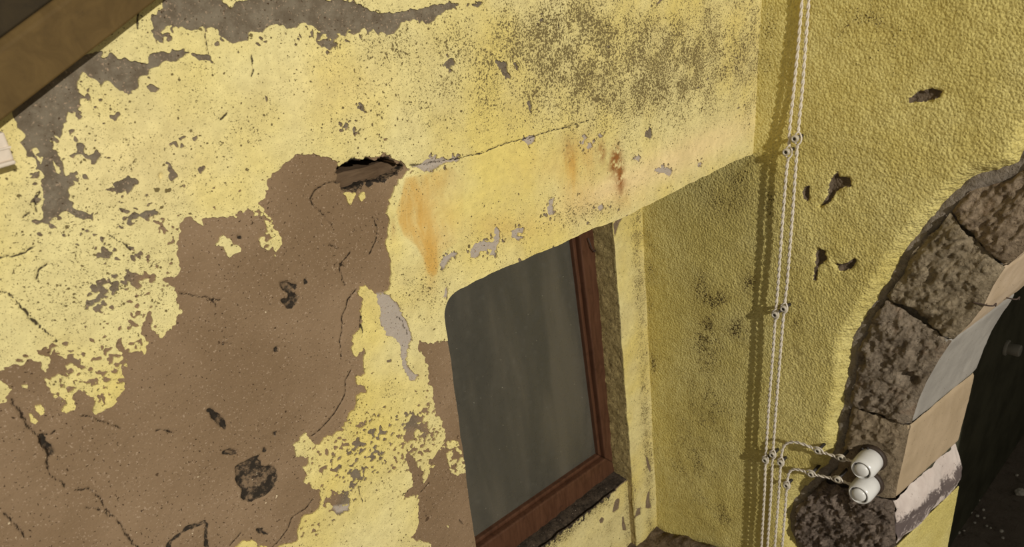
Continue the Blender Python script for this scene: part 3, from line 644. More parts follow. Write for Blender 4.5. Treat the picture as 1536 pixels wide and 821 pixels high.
for k in range(8):
    (oa, ia), (ob, ib) = JOINTS[k], JOINTS[k + 1]
    ring = np.concatenate([between(outer, oa, ob), between(arris, ia, ib)[::-1]])
    j0, j1 = ring.min(0) - .02, ring.max(0) + .02; step = .0028 if k >= 3 else .008
    a = np.arange(j0[0], j1[0], step); b = np.arange(j0[1], j1[1], step); A, B = np.meshgrid(a, b)
    d = sdf(A, B, ring, .2)
    w = fbm(A, B, .03, 3, 200 + k) * .004
    # only the joints get gaps; the arris stays sharp
    dj = np.minimum(line_d(A, B, np.array([oa, ia]), .2), line_d(A, B, np.array([ob, ib]), .2)) + w * .7
    dout = line_d(A, B, between(outer, oa, ob), .2)
    Fs = np.minimum(np.minimum(d, dj - .0025), dout - .012 + w * 2.2)
    rid = 1 - np.abs(fbm(A * .9 + B * .5, B * .5 - A * .35, .04, 4, 360 + k, .6)) * 2
    rough = .013 * fbm(A, B, .085, 4, 300 + k, .62) + .0045 * fbm((A - B) * .30, (A + B) * .9, .013, 3, 390 + k, .65) + .007 * rid + .0035 * fbm(A * .8 + B * .9, B * .5 - A * .4, .011, 3, 380 + k, .7) + .008 * fbm(A * 1.0 + B * .7, B * .45 - A * .2, .022, 4, 340 + k, .65)
    if k == 7: rough *= 1.5
    inn = line_d(A, B, between(arris, ia, ib), .2)
    H = -.014 + rough * smooth(0, .03, inn) - .012 * np.exp(-dj / .009) - .012 * np.exp(-np.maximum(dout - .012, 0) / .008) - .004 * np.exp(-inn / .01)
    if k == 5:
        c = w2(1358, 572)[[1, 2]]; H -= .022 * np.exp(-(((A - c[0]) / .018) ** 2 + ((B - c[1]) / .018) ** 2) ** 2)
        c = w2(1288, 545)[[1, 2]]; H -= .02 * np.exp(-(((A - c[0]) / .010) ** 2 + ((B - c[1]) / .02) ** 2) ** 2)
    if k == 4:
        c = w2(1360, 478)[[1, 2]]; H -= .02 * np.exp(-(((A - c[0]) / .05) ** 2 + ((B - c[1]) / .02) ** 2) ** 2)
    if k == 3:
        c = w2(1475, 290)[[1, 2]]; H -= .014 * np.exp(-(((A - c[0]) / .05) ** 2 + ((B - c[1]) / .05) ** 2))
    for sp_ in ((1308, 690), (1304, 732)):
        c = w2(*sp_)[[1, 2]]; g_ = smooth(.060, .040, np.hypot(A - c[0], B - c[1])); H = H * (1 - g_) - .014 * g_
    mi = MATI[k]
    o = field_mesh('arch_stone', a, b, Fs, H, emb2, ST[mi], arch, None, None, flip=True)
    # dressed side of the stone along the opening
    ins_ = between(arris, ia, ib); L = np.concatenate([[0], np.cumsum(np.linalg.norm(np.diff(ins_, axis=0), axis=1))])
    s = np.linspace(0.0025, L[-1] - .0025, max(6, int(L[-1] / .006))); e = np.stack([np.interp(s, L, ins_[:, 0]), np.interp(s, L, ins_[:, 1])], 1)
    tn = np.gradient(e, axis=0); tn /= np.linalg.norm(tn, axis=1)[:, None]; nn = np.stack([-tn[:, 1], tn[:, 0]], 1)
    if (nn @ np.array([-1., -.6])).mean() < 0: nn = -nn
    ts = np.concatenate([[0, .004, .012], np.linspace(.02, TH, 60)]); vv = []
    for ti, tt in enumerate(ts):
        Sg, Tg = s, np.full(len(s), tt)
        amp = .0022 if k != 7 else .010
        off = amp * fbm(Sg, Tg, .05, 4, 400 + k) - .006 * math.exp(-tt / .008) * (1 + fbm(Sg, Tg * 0, .03, 3, 430 + k))
        edge = np.minimum(s - s[0], s[-1] - s); off = off - .005 * np.exp(-edge / (.004 if k != 7 else .014))
        if k == 7: off = off + .010 * np.sin(np.clip((s - s[0]) / (s[-1] - s[0]), 0, 1) * math.pi)
        p = np.stack([np.full(len(s), .016), e[:, 0] + nn[:, 0] * off, e[:, 1] + nn[:, 1] * off], 1) + JD * tt
        if ti == 0: p[:, 0] = .016 + .004
        vv.append(p)
    m = len(s); vv = np.concatenate(vv); ff = [[i * m + j, i * m + j + 1, (i + 1) * m + j + 1, (i + 1) * m + j] for i in range(len(ts) - 1) for j in range(m - 1)]
    mesh_obj('dressed_side', vv - np.array(arch.location), ff, JM[mi], None, True, dict(low=np.tile((s - s[0]) / (s[-1] - s[0]), len(ts)))).parent = o
# mortar bedding behind the joints
M_MORTAR = mat_stone('grey_mortar', (.26, .22, .17), (.34, .285, .225), (.17, .135, .10), 1.3)
ring = np.concatenate([outer, arris[::-1]])
a = np.arange(ring[:, 0].min() - .02, ring[:, 0].max() + .02, .006); b = np.arange(ring[:, 1].min() - .02, ring[:, 1].max() + .02, .006); A, B = np.meshgrid(a, b)
d = sdf(A, B, ring, .3); do = line_d(A, B, outer, .3); di = line_d(A, B, arris, .3)
field_mesh('mortar_bed', a, b, np.where(di < .012, d - .010, np.maximum(d, .012 - do)), -.046 + .020 * np.exp(-(do / .022) ** 4) + .005 * fbm(A, B, .03, 3, 500), emb2, M_MORTAR, arch, None, None, flip=True)

# ================================================================== NICHE BACK, RECESS, SILL
M_NICHE = M_PAINT
niche = empty('wall_niche', (0, .35, -1.36)); tag(niche, kind='structure')
REC = .022                                                          # apron under the window lies this far behind the pilaster band
WIN = .078                                                          # face of the window frame behind the niche back
XR0, XR1 = bk(919, 322)[0], bk(946, 690)[0]                         # edge of the band: top, bottom
fr_bot = (bk(932, 701, WIN), bk(776, 821, WIN))
ZSILL = fr_bot[0][2] + .004
def band_edge(z): return XR0 + (XR1 - XR0) * (z - bk(919, 322)[2]) / (bk(946, 690)[2] - bk(919, 322)[2])
a = np.arange(-.36, .02, .0036); b = np.arange(-1.42, .06, .0036); A, B = np.meshgrid(a, b)
be = band_edge(B) + .003 * fbm(A * 0, B, .05, 3, 520)
def pb(px, py, off=0): q = bk(px, py, off); return q[[0, 2]]
def chips(polys, off):
    d = np.full(A.shape, -FAR)
    for p in polys: d = np.maximum(d, sdf(A, B, np.array([pb(*q, off) for q in p])))
    return d + fbm(A, B, .012, 3, 530) * .003
CH_BAND = [[(967, 682), (970, 700), (977, 715), (975, 700), (970, 686)], [(968, 752), (971, 738), (974, 736), (974, 750), (977, 762), (968, 762)], [(953, 772), (956, 762), (961, 762), (960, 772), (954, 776), (950, 785)], [(951, 735), (954, 731), (953, 739)], [(921, 335), (930, 322), (936, 312), (938, 320), (930, 334), (926, 345), (922, 360)]]
dB = chips(CH_BAND, 0); FB = np.minimum(A - be, np.minimum(-dB, 1.0))
emb3 = lambda off: (lambda u, v, h: np.stack([u, back_y(v) + off - h, v], 1))
zero = np.zeros(A.shape); mo3 = np.clip(.25 + .5 * np.exp(-((A + .03) / .03) ** 2) + .3 * np.exp(-((A - be) / .02) ** 2) * (B < -1.05), 0, 1)
HB = .004 * fbm(A, B, .12, 3, 540) + .0012 * fbm(A, B, .02, 3, 541) - .0015 * np.exp(-((A - be) / .004) ** 2)
field_mesh('band', a, b, FB, HB, emb3(0), M_NICHE, niche, lambda u, v, h: np.stack([u, back_y(v) + .004 - h, v], 1), dict(crack=zero + .03, stain=zero, rust=zero, pale=zero, mold=mo3))
o = field_mesh('band_plaster', a[::2], b[::2], (A - be)[::2, ::2] - .001, HB[::2, ::2] - .0025, emb3(0), M_PLASTER, niche, None, dict(crack=zero[::2, ::2] + .03, soot=zero[::2, ::2] - 20, lav=zero[::2, ::2], grey=zero[::2, ::2] + .6))
# rough reveal between the band and the window frame
M_REVEAL = mat_stone('rough_reveal_mortar', (.40, .30, .12), (.52, .40, .17), (.19, .14, .06), 2.2)
bz = np.arange(ZSILL - .02, .06, .005); off = np.linspace(.001, WIN + .035, 22); OB, ZB = np.meshgrid(off, bz)
hx = .004 * fbm(OB, ZB, .02, 4, 550, .65)
vv = np.stack([band_edge(ZB) + .003 * fbm(ZB * 0, ZB, .05, 3, 520) - hx * smooth(0, .01, OB) , back_y(ZB) + OB, ZB], 2).reshape(-1, 3); m = len(off)
mesh_obj('reveal', vv, [[i * m + j, i * m + j + 1, (i + 1) * m + j + 1, (i + 1) * m + j] for i in range(len(bz) - 1) for j in range(m - 1)], M_REVEAL, niche)
# apron below the window
a = np.arange(-1.02, XR1 + .03, .0042); b = np.arange(-1.42, ZSILL + .012, .0036); A, B = np.meshgrid(a, b)
CH_AP = [[(918, 769), (922, 752), (925, 748), (930, 749), (928, 764), (922, 768)], [(898, 781), (902, 776), (906, 779), (905, 785), (900, 786)], [(933, 776), (936, 775), (938, 785), (940, 797), (934, 796)]]
dA = chips(CH_AP, REC)
topz = ZSILL - .006 + .006 * fbm(A, B * 0, .04, 3, 560)
black = smooth(.055, .0, (topz - B) + .02 * fbm(A, B, .03, 4, 561)) * smooth(XR1 - .01, XR1 - .10, A)
FA = np.minimum(np.minimum(topz - B, -dA), band_edge(B) + .01 - A)
cdA, crA = cells(A, B, .011, 33); FA = np.minimum(FA, (cdA - .62 * black * (.4 + .6 * crA)) * .011 + .0005)
zero = np.zeros(A.shape)
HA = .003 * fbm(A, B, .1, 3, 562) + .001 * fbm(A, B, .02, 3, 563)
field_mesh('apron', a, b, FA, HA, emb3(REC), M_NICHE, niche, lambda u, v, h: np.stack([u, back_y(v) + REC + .004 - h, v], 1),
           dict(crack=zero + .03, stain=zero, rust=zero, pale=zero + .1, mold=np.clip(.28 + .55 * black + .35 * np.exp(-((A - XR1) / .03) ** 2) + .3 * np.exp(-((A - XR1 + .10) / .02) ** 2) * (B < ZSILL - .1), 0, 1)))
fb = np.minimum(topz - B + .004, band_edge(B) + .01 - A)
field_mesh('apron_plaster', a[::2], b[::2], fb[::2, ::2], HA[::2, ::2] - .0025, emb3(REC), M_PLASTER, niche, None, dict(crack=zero[::2, ::2] + .03, soot=(black * 40 - 20)[::2, ::2], lav=zero[::2, ::2], grey=zero[::2, ::2] + .5))
# small step between band and apron
bz = np.arange(-1.42, ZSILL, .006); vv = []
for z in bz: vv += [(band_edge(z) + .001, back_y(z) - .001, z), (band_edge(z) + .001, back_y(z) + REC + .004, z)]
vv = np.array(vv); vv[:, 0] += .0025 * fbm(vv[:, 2] * 0, vv[:, 2], .02, 3, 570)
mesh_obj('step', vv, [[2 * i, 2 * i + 1, 2 * i + 3, 2 * i + 2] for i in range(len(bz) - 1)], M_REVEAL, niche)
# dirty sill of the recess
M_SOIL = mat_stone('dark_dirt', (.035, .026, .018), (.09, .066, .045), (.015, .011, .008), 2.5)
a = np.arange(-1.02, XR1 + .01, .008); t_ = np.linspace(0, 1, 12); A, T_ = np.meshgrid(a, t_)
y0 = back_y(ZSILL) + REC; Yv = y0 + .003 + T_ * (WIN - REC + .02); Zv = ZSILL - .004 + T_ * .012 + .006 * fbm(A, T_ * .06, .02, 4, 580) - .014 * np.exp(-(T_ / .25) ** 2) * (A < XR1 - .06)
vv = np.stack([A, Yv, Zv], 2).reshape(-1, 3); m = len(a)
mesh_obj('recess_sill', vv, [[i * m + j, i * m + j + 1, (i + 1) * m + j + 1, (i + 1) * m + j] for i in range(11) for j in range(m - 1)], M_SOIL, niche)
# niche ledge with rubble
M_LEDGE = mat_stone('brown_ledge_rubble', (.10, .07, .045), (.21, .155, .10), (.05, .035, .022), 1.4)
a = np.arange(-1.02, .02, .006); b = np.arange(-.06, .40, .006); A, B = np.meshgrid(a, b)
Zl = -1.375 + .055 * smooth(.30, .0, B) * smooth(-.25, .0, A) + .012 * fbm(A, B, .06, 4, 590) + .006 * fbm(A, B, .02, 3, 591) + .03 * np.exp(-((A + .03) / .03) ** 2) * smooth(.33, .1, B)
m = len(a); vv = np.stack([A, B, Zl], 2).reshape(-1, 3)
mesh_obj('ledge', vv, [[i * m + j, i * m + j + 1, (i + 1) * m + j + 1, (i + 1) * m + j] for i in range(len(b) - 1) for j in range(m - 1)], M_LEDGE, niche)

# ================================================================== WINDOW
M_FRAME = mat_wood('red_brown_window_wood', (.068, .028, .0135), (.105, .046, .0235), .45, (10, 10, 1.2), 7)
def mat_glass():
    t = NT('dusty_glass', .28, .5)
    s = t.noise(9, 4, .6, .3, stretch=(1, 1, .18)); d = t.noise(45, 4, .7); c = t.mix(t.rng(s, .35, .68), (.068, .064, .050), (.105, .094, .070))
    c = t.mix(t.math('MULTIPLY', t.rng(d, .55, .8), .35), c, (.13, .12, .09)); c = t.mix(t.rng(t.noise(150, 1), .79, .81), c, (.35, .32, .24))
    return t.done(c, t.bump(s, .1, .001), t.rng(d, .3, .7, .22, .5))
M_GLASS = mat_glass()
window = empty('window_1', (-.5, back_y(-1.1) + WIN, ZSILL)); tag(window, kind='structure')
TR, BR = bk(895, 329, WIN), bk(933, 702, WIN); BL = bk(776, 821, WIN)
TRi, BRi = bk(868, 345, WIN), bk(908, 688, WIN); BLi = bk(760, 793, WIN)
def ext(p, q, z=None, x=None):
    d = q - p; s = (z - p[2]) / d[2] if z is not None else (x - p[0]) / d[0]; return p + d * s
ZT = .03; XL = -.96
or_t, or_b = ext(BR, TR, z=ZT), BR; ir_t = ext(BRi, TRi, z=ZT - .075); ir_b = BRi
ob_l, ib_l = ext(BR, BL, x=XL), ext(BRi, BLi, x=XL + .075)
ot_l = np.array([XL, back_y(ZT) + WIN, ZT]); it_l = np.array([XL + .075, back_y(ZT - .075) + WIN, ZT - .075])
def member(name, q4, dep=.05, lift=0.0, mat=M_FRAME, par=window, bw=.004):
    q = [np.array(p) + [0, -lift, 0] for p in q4]
    v8, f8 = hexa([q[0], q[1], q[2], q[3]] + [p + np.array([0, dep, 0]) for p in q])
    o = mesh_obj(name, v8, f8, mat, par, False); bevel(o, bw); return o
member('stile', [or_b, or_t, ir_t, ir_b]); member('stile', [ob_l, ot_l, it_l, ib_l]); member('bottom_rail', [or_b, ir_b, ib_l, ob_l], .05, .0012); member('top_rail', [or_t, ot_l, it_l, ir_t], .05, .0012)
def inset(p, dx, dz): return np.array(p) + [dx, 0, dz]
bd = .013
I = [inset(ir_b, 0, 0), inset(ir_t, 0, 0), it_l, ib_l]; J = [inset(ir_b, -bd, bd), inset(ir_t, -bd, -bd), inset(it_l, bd, -bd), inset(ib_l, bd, bd)]
down = np.array([0, .016, 0])
for p, q, r, s in ((0, 1, 1, 0), (0, 3, 3, 0)):
    member('glazing_bead', [I[p] + down, I[q] + down, J[q] + down, J[p] + down], .02, 0, M_FRAME, window, .003)
gp = [J[0] + [0.02, .03, -.02], J[1] + [0.02, .03, .02], J[2] + [-.02, .03, .02], J[3] + [-.02, .03, -.02]]
v8, f8 = hexa(gp + [p + np.array([0, .004, 0]) for p in gp]); mesh_obj('pane', v8, f8, M_GLASS, window, False)
# iron catch on the stile
M_IRON = mat_plain('rusty_iron', (.09, .06, .045), .7, .4, .5)
c0 = bk(890, 378, WIN - .006); pth = [c0 + [.02, .004, 0], c0 + [.0, -.004, .001], c0 + [-.012, -.003, .02], c0 + [-.02, 0, .05]]
vv, ff = tube(np.array(pth), .0018, 6); mesh_obj('catch_wire', vv, ff, M_IRON, window)

# ================================================================== TWISTED CORDS AND INSULATORS
M_CORD = mat_plain('cotton_cord', (.74, .66, .54), .85, .15, .25, .0004, 300)
M_PORC = mat_plain('white_porcelain', (.74, .72, .67), .25, .5, .06, .0003, 30)
M_PORCD = mat_plain('grimy_porcelain', (.55, .49, .38), .35, .45, .3, .0003, 90)
M_HOLE = mat_plain('dark_screw', (.03, .024, .02), .6, .4, .3)
STAND = .031
def resample(p, step):
    p = np.array(p); L = np.concatenate([[0], np.cumsum(np.linalg.norm(np.diff(p, axis=0), axis=1))]); n = int(L[-1] / step)
    s = np.linspace(0, L[-1], n); return np.stack([np.interp(s, L, p[:, i]) for i in range(3)], 1), s
def soften(p, it=30):
    p = p.copy()
    for _ in range(it): p[1:-1] = .5 * p[1:-1] + .25 * (p[:-2] + p[2:])
    return p
def cord(label, pts, knobs, seed):
    path, s = resample(pts, .0032); path = soften(path, 60)
    tg = np.gradient(path, axis=0); tg /= np.linalg.norm(tg, axis=1)[:, None]
    nx_ = np.array([-1., 0, 0]); N = nx_ - tg * (tg @ nx_)[:, None]; N /= np.linalg.norm(N, axis=1)[:, None]; B = np.cross(tg, N)
    kd = np.full(len(s), 9.); ks = []
    for k in knobs:
        i = np.argmin(np.linalg.norm(path - k, axis=1)); ks.append(s[i]); kd = np.minimum(kd, np.abs(s - s[i]))
    ph = np.zeros(len(s)); pitch = .036; cuts = sorted(ks)
    marks = [s[0]] + cuts + [s[-1]]; acc = math.pi / 2; keys = [math.pi / 2 if cuts else 0]
    # phase passes through +-90 degrees (one strand on either side) at every insulator
    xs = [cuts[0]] if cuts else [0]; ys = [math.pi / 2]
    for c in cuts[1:]:
        n = max(1, round((c - xs[-1]) / (pitch / 2))); ys.append(ys[-1] + n * math.pi); xs.append(c)
    ph = np.interp(s, xs, ys); ph = np.where(s < xs[0], ys[0] - (xs[0] - s) / pitch * 2 * math.pi, ph); ph = np.where(s > xs[-1], ys[-1] + (s - xs[-1]) / pitch * 2 * math.pi, ph)
    hold = smooth(.022, .008, kd)
    for c, y in zip(xs, ys): 
        m = np.abs(s - c) < .022; ph = np.where(m, y + (ph - y) * (1 - hold * .95), ph)
    rr = .0021 + (.0088 - .0021) * smooth(.019, .002, kd)
    root = empty('twisted_cord', tuple(path[-1])); tag(root, label, 'cord', 'twisted cords')
    for sgn in (0, math.pi):
        vv, ff = tube(path + N * (rr * np.cos(ph + sgn))[:, None] + B * (rr * np.sin(ph + sgn))[:, None], .0022, 7)
        mesh_obj('strand', vv, ff, M_CORD, root)
    return root
def knob(c, label, onx=0.0):
    """porcelain insulator: base at the wall, its eye at c"""
    b0 = np.array([onx, c[1], c[2]]); L = onx - c[0] + .007
    root = empty('cord_insulator', tuple(b0)); tag(root, label, 'insulator', 'cord insulators')
    vv, ff = lathe([(.0064, L - .013), (.0086, L - .011), (.0090, L - .006), (.0088, L - .002), (.0074, L), (.0042, L - .0005), (.0038, L - .003)], b0, (-1, 0, 0), 18)
    mesh_obj('body', vv, ff, M_PORCD, root)
    vv, ff = lathe([(.0042, -.016), (.0042, L - .012)], b0, (-1, 0, 0), 10); mesh_obj('shank', vv, ff, M_HOLE, root)
    vv, ff = lathe([(.0036, L - .004), (.0036, L - .0022), (.0022, L - .0014)], b0, (-1, 0, 0), 12); mesh_obj('screw', vv, ff, M_HOLE, root)
    return root
kp = lambda px, py: w2(px, py, -STAND)
# two cords running the whole height
Lk = [kp(1180, 228), kp(1163, 472), kp(1148, 690)]; Rk = [kp(1193, 208), kp(1176, 463), kp(1159, 682)]
top = lambda px: kp(px, 0)
pl_ = [w2(1207, -60, -.010), w2(1203, 0, -.011), w2(1197, 70, -.013), w2(1190, 140, -.017), w2(1184, 195, -.021), Lk[0] + [0, -.006, 0], kp(1180, 250), kp(1173, 340), kp(1166, 440), Lk[1], kp(1160, 520), kp(1153, 610), Lk[2], kp(1147, 730), kp(1142, 821), kp(1134, 940)]
pr_ = [w2(1217, -60, -.010), w2(1213, 0, -.011), w2(1208, 70, -.013), w2(1203, 140, -.017), w2(1198, 185, -.021), Rk[0] + [0, -.006, 0], kp(1195, 230), kp(1188, 330), kp(1180, 430), Rk[1], kp(1172, 510), kp(1164, 610), Rk[2], kp(1157, 730), kp(1151, 821), kp(1143, 940)]
cord('white twisted cord running the full wall height, nearest the niche corner', pl_, Lk, 1)
cord('white twisted cord running the full wall height, on the arch side', pr_, Rk, 2)
K3 = [kp(1171, 694), kp(1227, 676), kp(1262, 687)]; K4 = [kp(1180, 728), kp(1217, 711), kp(1257, 719)]
p3 = [kp(1155, 940), kp(1162, 821), kp(1168, 740), K3[0], kp(1173, 672), kp(1178, 663), kp(1194, 662), kp(1212, 669), K3[1], kp(1245, 683), K3[2], kp(1278, 692), kp(1292, 696)]
p4 = [kp(1166, 940), kp(1173, 821), kp(1178, 760), K4[0], kp(1182, 708), kp(1188, 701), kp(1203, 706), K4[1], kp(1238, 716), K4[2], kp(1270, 724), kp(1286, 732)]
cord('white twisted cord rising from below and bending to the upper porcelain switch', p3[::-1], K3[::-1], 3)
cord('white twisted cord rising from below and bending to the lower porcelain switch', p4[::-1], K4[::-1], 4)
for k, nm in zip(Lk, ('topmost', 'middle', 'lowest')): knob(k, nm + ' porcelain knob on the full-height cord nearest the niche corner')
for k, nm in zip(Rk, ('topmost', 'middle', 'lowest')): knob(k, nm + ' porcelain knob on the full-height cord on the arch side')
knob(K3[0], 'porcelain knob below the bend of the cord to the upper switch'); knob(K3[1], 'porcelain knob on yellow plaster holding the branch to the upper switch'); knob(K3[2], 'porcelain knob on the stone beside the upper porcelain switch', .014)
knob(K4[0], 'porcelain knob below the bend of the cord to the lower switch'); knob(K4[1], 'porcelain knob on yellow plaster holding the branch to the lower switch'); knob(K4[2], 'porcelain knob on the stone beside the lower porcelain switch', .014)

# ================================================================== PORCELAIN SWITCHES
M_BASE = mat_wood('dark_switch_base', (.035, .022, .014), (.06, .04, .026), .6, (8, 8, 8), 6)
M_GAP = mat_plain('switch_slot_grey', (.30, .28, .24), .5, .3, .2)
def switch(front_px, label, turn):
    Lb = .060; f = w2(*front_px, -Lb); root = empty('rotary_switch', (.012, f[1], f[2])); tag(root, label, 'switch', 'porcelain switches')
    b0 = np.array([.012, f[1], f[2]])
    vv, ff = lathe([(.034, -.003), (.036, .0), (.036, .008), (.033, .011)], b0, (-1, 0, 0), 36); mesh_obj('base', vv, ff, M_BASE, root)
    L = Lb + .010
    vv, ff = lathe([(.029, .009), (.0305, .012), (.031, .030), (.0305, L - .016), (.0285, L - .007), (.0255, L - .0015), (.0235, L), (.0225, L - .001), (.0215, L - .005), (.0205, L - .006)], b0, (-1, 0, 0), 40)
    body = mesh_obj('body', vv, ff, M_PORC, root)
    vv, ff = lathe([(.0206, L - .0075), (.0206, L - .0062), (.019, L - .0058)], b0, (-1, 0, 0), 32); mesh_obj('dial', vv, ff, M_GAP, root)
    # domed turning key with a cross bar
    ca, sa = math.cos(turn), math.sin(turn)
    vv, ff = lathe([(.0175, L - .007), (.0178, L - .001), (.0165, L + .002), (.012, L + .0045), (.006, L + .0055), (.001, L + .0058)], b0 + np.array([0, -sa * -.0012, -ca * .0012]), (-1, 0, 0), 32)
    mesh_obj('key', vv, ff, M_PORC, root)
    for s in (-1, 1):
        c = b0 + np.array([-(L - .006), s * .0196 * ca, s * .0196 * sa]); vv, ff = lathe([(.0026, 0), (.0026, .004), (.0015, .005)], c, (-1, 0, 0), 10); mesh_obj('screw', vv, ff, M_HOLE, root)
    for ang in (1.9, 2.35):
        c = b0 + np.array([-.014, .031 * math.cos(ang) * -1, .031 * math.sin(ang)]); vv, ff = lathe([(.003, -.004), (.003, .004), (.002, .005)], c, (0, -math.cos(ang), math.sin(ang)), 10); mesh_obj('terminal', vv, ff, M_HOLE, root)
switch((1291, 707), 'upper white porcelain rotary switch with speckled grimy body on arch stone', math.radians(215))
switch((1287, 744), 'lower white porcelain rotary switch with cleaner body on arch stone', math.radians(215))

# ================================================================== HANDRAIL, WHITE BOX
M_RAIL = mat_wood('brown_handrail_wood', (.082, .047, .010), (.115, .068, .017), .8, (6, 6, 6), 5)
YR = -.032
A0, A1 = w1(-160, 307, YR), w1(330, -74, YR); ax = _unit(A1 - A0); nv = np.array([-ax[2], 0, ax[0]])
wid = .056
rail = empty('stair_stringer', tuple((A0 + A1) / 2)); tag(rail, 'dark brown sloping wooden stair board crossing the peeling wall above the white box', 'stair board')
def board(name, prof, mat):
    vv = [p + nv * a_ + np.array([0, b_, 0]) for p in (A0, A1) for a_, b_ in prof]; n = len(prof)
    ff = [[j, (j + 1) % n, n + (j + 1) % n, n + j] for j in range(n)] + [list(range(n))[::-1], [n + j for j in range(n)]]
    bevel(mesh_obj(name, np.array(vv), ff, mat, rail, False), .002)
board('board', [(0, 0), (wid - .007, 0), (wid, .006), (wid, .036), (0, .036)], M_RAIL)
M_TOP_SHADE = mat_wood('brown_wood_painted_shade', (.022, .014, .004), (.036, .023, .007), .85, (6, 6, 6), 5)  # shade of the board's top face, put into an added strip's dark colour
board('top_shade_strip', [(wid, .010), (wid + .040, .010), (wid + .040, .036), (wid, .036)], M_TOP_SHADE)
M_CORNER_SHADE = mat_plain('olive_painted_shade', (.060, .052, .020), .9, .1, .2)  # added strip: shadow on the wall beyond the board, painted as dark olive
board('corner_shade_strip', [(wid + .040, .018), (wid + .14, .018), (wid + .14, .036), (wid + .040, .036)], M_CORNER_SHADE)
M_WHITE = mat_plain('off_white_paint', (.66, .56, .44), .6, .3, .12)
box = empty('junction_box', tuple(w1(-10, 254))); tag(box, 'off-white box with a raised lower lip fixed to the peeling wall below the rail', 'box')
q = [w1(22, 240, -.028), w1(6, 198, -.028), w1(-20, 206, -.028), w1(-20, 252, -.028)]
v8, f8 = hexa(q + [p + np.array([0, .034, 0]) for p in q]); bevel(mesh_obj('body', v8, f8, M_WHITE, box, False), .002)
q = [w1(25, 246, -.034), w1(23, 240, -.034), w1(-20, 252, -.034), w1(-20, 259, -.034)]
v8, f8 = hexa(q + [p + np.array([0, .04, 0]) for p in q]); bevel(mesh_obj('lip', v8, f8, M_WHITE, box, False), .0015)
q = [w1(17, 222, -.0295), w1(16, 219, -.0295), w1(-20, 228, -.0295), w1(-20, 231, -.0295)]
v8, f8 = hexa(q + [p + np.array([0, .003, 0]) for p in q]); mesh_obj('seam', v8, f8, M_WHITE, box, False)

# ================================================================== DARK ROOM BEHIND THE ARCH, FLOOR
M_FLOOR = mat_stone('dark_earth_floor', (.24, .195, .15), (.31, .255, .20), (.15, .12, .09), .5)
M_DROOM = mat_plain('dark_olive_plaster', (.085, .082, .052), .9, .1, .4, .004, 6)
ZF = -1.75
v8, f8 = hexa([(-3.2, -3.0, ZF - .1), (4.2, -3.0, ZF - .1), (4.2, 1.2, ZF - .1), (-3.2, 1.2, ZF - .1), (-3.2, -3.0, ZF), (4.2, -3.0, ZF), (4.2, 1.2, ZF), (-3.2, 1.2, ZF)])
o = mesh_obj('floor', v8, f8, M_FLOOR, None, False); tag(o, kind='structure')
def slab(name, lo, hi, mat):
    (x0, y0, z0), (x1, y1, z1) = lo, hi
    v8, f8 = hexa([(x0, y0, z0), (x1, y0, z0), (x1, y1, z0), (x0, y1, z0), (x0, y0, z1), (x1, y0, z1), (x1, y1, z1), (x0, y1, z1)])
    return tag(mesh_obj(name, v8, f8, mat, None, False), kind='structure')
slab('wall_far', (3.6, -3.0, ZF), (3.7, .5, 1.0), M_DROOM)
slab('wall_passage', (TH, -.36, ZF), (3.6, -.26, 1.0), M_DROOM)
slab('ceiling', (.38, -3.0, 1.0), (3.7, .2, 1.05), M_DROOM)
slab('wall_right_beyond', (.02, -3.0, ZF), (.34, -1.75, 1.0), M_SIDE)
slab('wall_right_top', (.02, -1.75, .34), (.34, -1.29, 1.0), M_SIDE)
rs = np.random.RandomState(4)
M_PEB = mat_plain('pale_debris', (.80, .74, .62), .9, .1, .2, .002, 50)
def fl(px, py): return hit(px, py, (0, 0, ZF), (0, 0, 1))
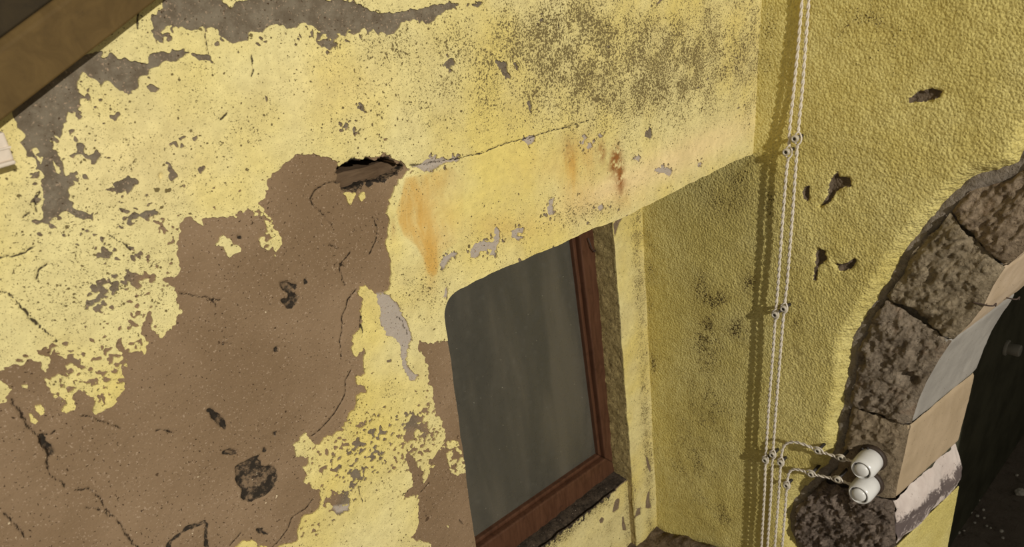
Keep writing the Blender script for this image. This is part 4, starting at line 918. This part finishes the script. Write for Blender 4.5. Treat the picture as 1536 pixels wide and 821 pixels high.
def pebble(c, r, label):
    n = 5; vv = []; 
    for i in range(n + 1):
        th = math.pi * i / n
        for j in range(7):
            ph = 2 * math.pi * j / 7; rr = r * (1 + .35 * (rs.rand() - .5)); vv.append(c + np.array([rr * math.sin(th) * math.cos(ph) * 1.3, rr * math.sin(th) * math.sin(ph), r * .55 + rr * .6 * math.cos(th)]))
    ff = [[i * 7 + j, i * 7 + (j + 1) % 7, (i + 1) * 7 + (j + 1) % 7, (i + 1) * 7 + j] for i in range(n) for j in range(7)]
    return tag(mesh_obj('pebble', np.array(vv), ff, M_PEB, None, False), label, 'pebble', 'debris on the dark floor')
pebble(fl(1464, 751), .014, 'pale pebble at the end of the thin stick on the dark floor')
pebble(fl(1530, 742), .020, 'larger pale stone lying alone on the dark floor')
for px, py in [(1525, 714), (1456, 770), (1466, 775), (1475, 766), (1438, 800), (1446, 797), (1480, 790), (1486, 793), (1502, 798), (1504, 808), (1476, 778), (1450, 760), (1462, 785), (1440, 765)]:
    pebble(fl(px, py), .004 + .004 * rs.rand(), 'tiny pale plaster crumb scattered on the dark floor')
vv, ff = tube(np.array([fl(1436, 756) + [0, 0, .012], fl(1450, 752) + [0, 0, .010], fl(1463, 746) + [0, 0, .008]]), .005, 6)
tag(mesh_obj('stick', vv, ff, M_PEB, None), 'thin pale stick lying on the dark floor beyond the arch', 'stick')
# iron hooks on the dressed side of the arch
def hook(px, py, label):
    c = hit(px, py, (0, w2(1451, 490)[1] - .03, 0), (0, 1, 0)); pth = [c + [.0, .03, .0], c + [0, 0, 0], c + [.002, -.008, .001], c + [.018, -.009, .002], c + [.020, -.008, -.007]]
    vv, ff = tube(soften(resample(pth, .0015)[0], 3), .0016, 6); tag(mesh_obj('iron_hook', vv, ff, M_IRON, None), label, 'hook', 'iron hooks in the arch')
hook(1519, 449, 'bent iron hook at the far edge of the arch side'); hook(1483, 459, 'small bent iron hook in the middle of the arch side')
# grey pipe stub on the passage wall
c = hit(1508, 521, (0, -.36, 0), (0, 1, 0)); root = empty('pipe_stub', tuple(c)); tag(root, 'dim grey pipe stub sticking out of the dark passage wall', 'pipe')
M_PIPE = mat_plain('grey_pipe', (.34, .32, .26), .6, .3)
vv, ff = lathe([(.022, -.01), (.022, .045), (.018, .05), (.016, .03)], c, (0, -1, 0), 20); mesh_obj('tube', vv, ff, M_PIPE, root)
vv, ff = lathe([(.03, -.005), (.03, .008), (.026, .01)], c, (0, -1, 0), 20); mesh_obj('flange', vv, ff, M_PIPE, root)
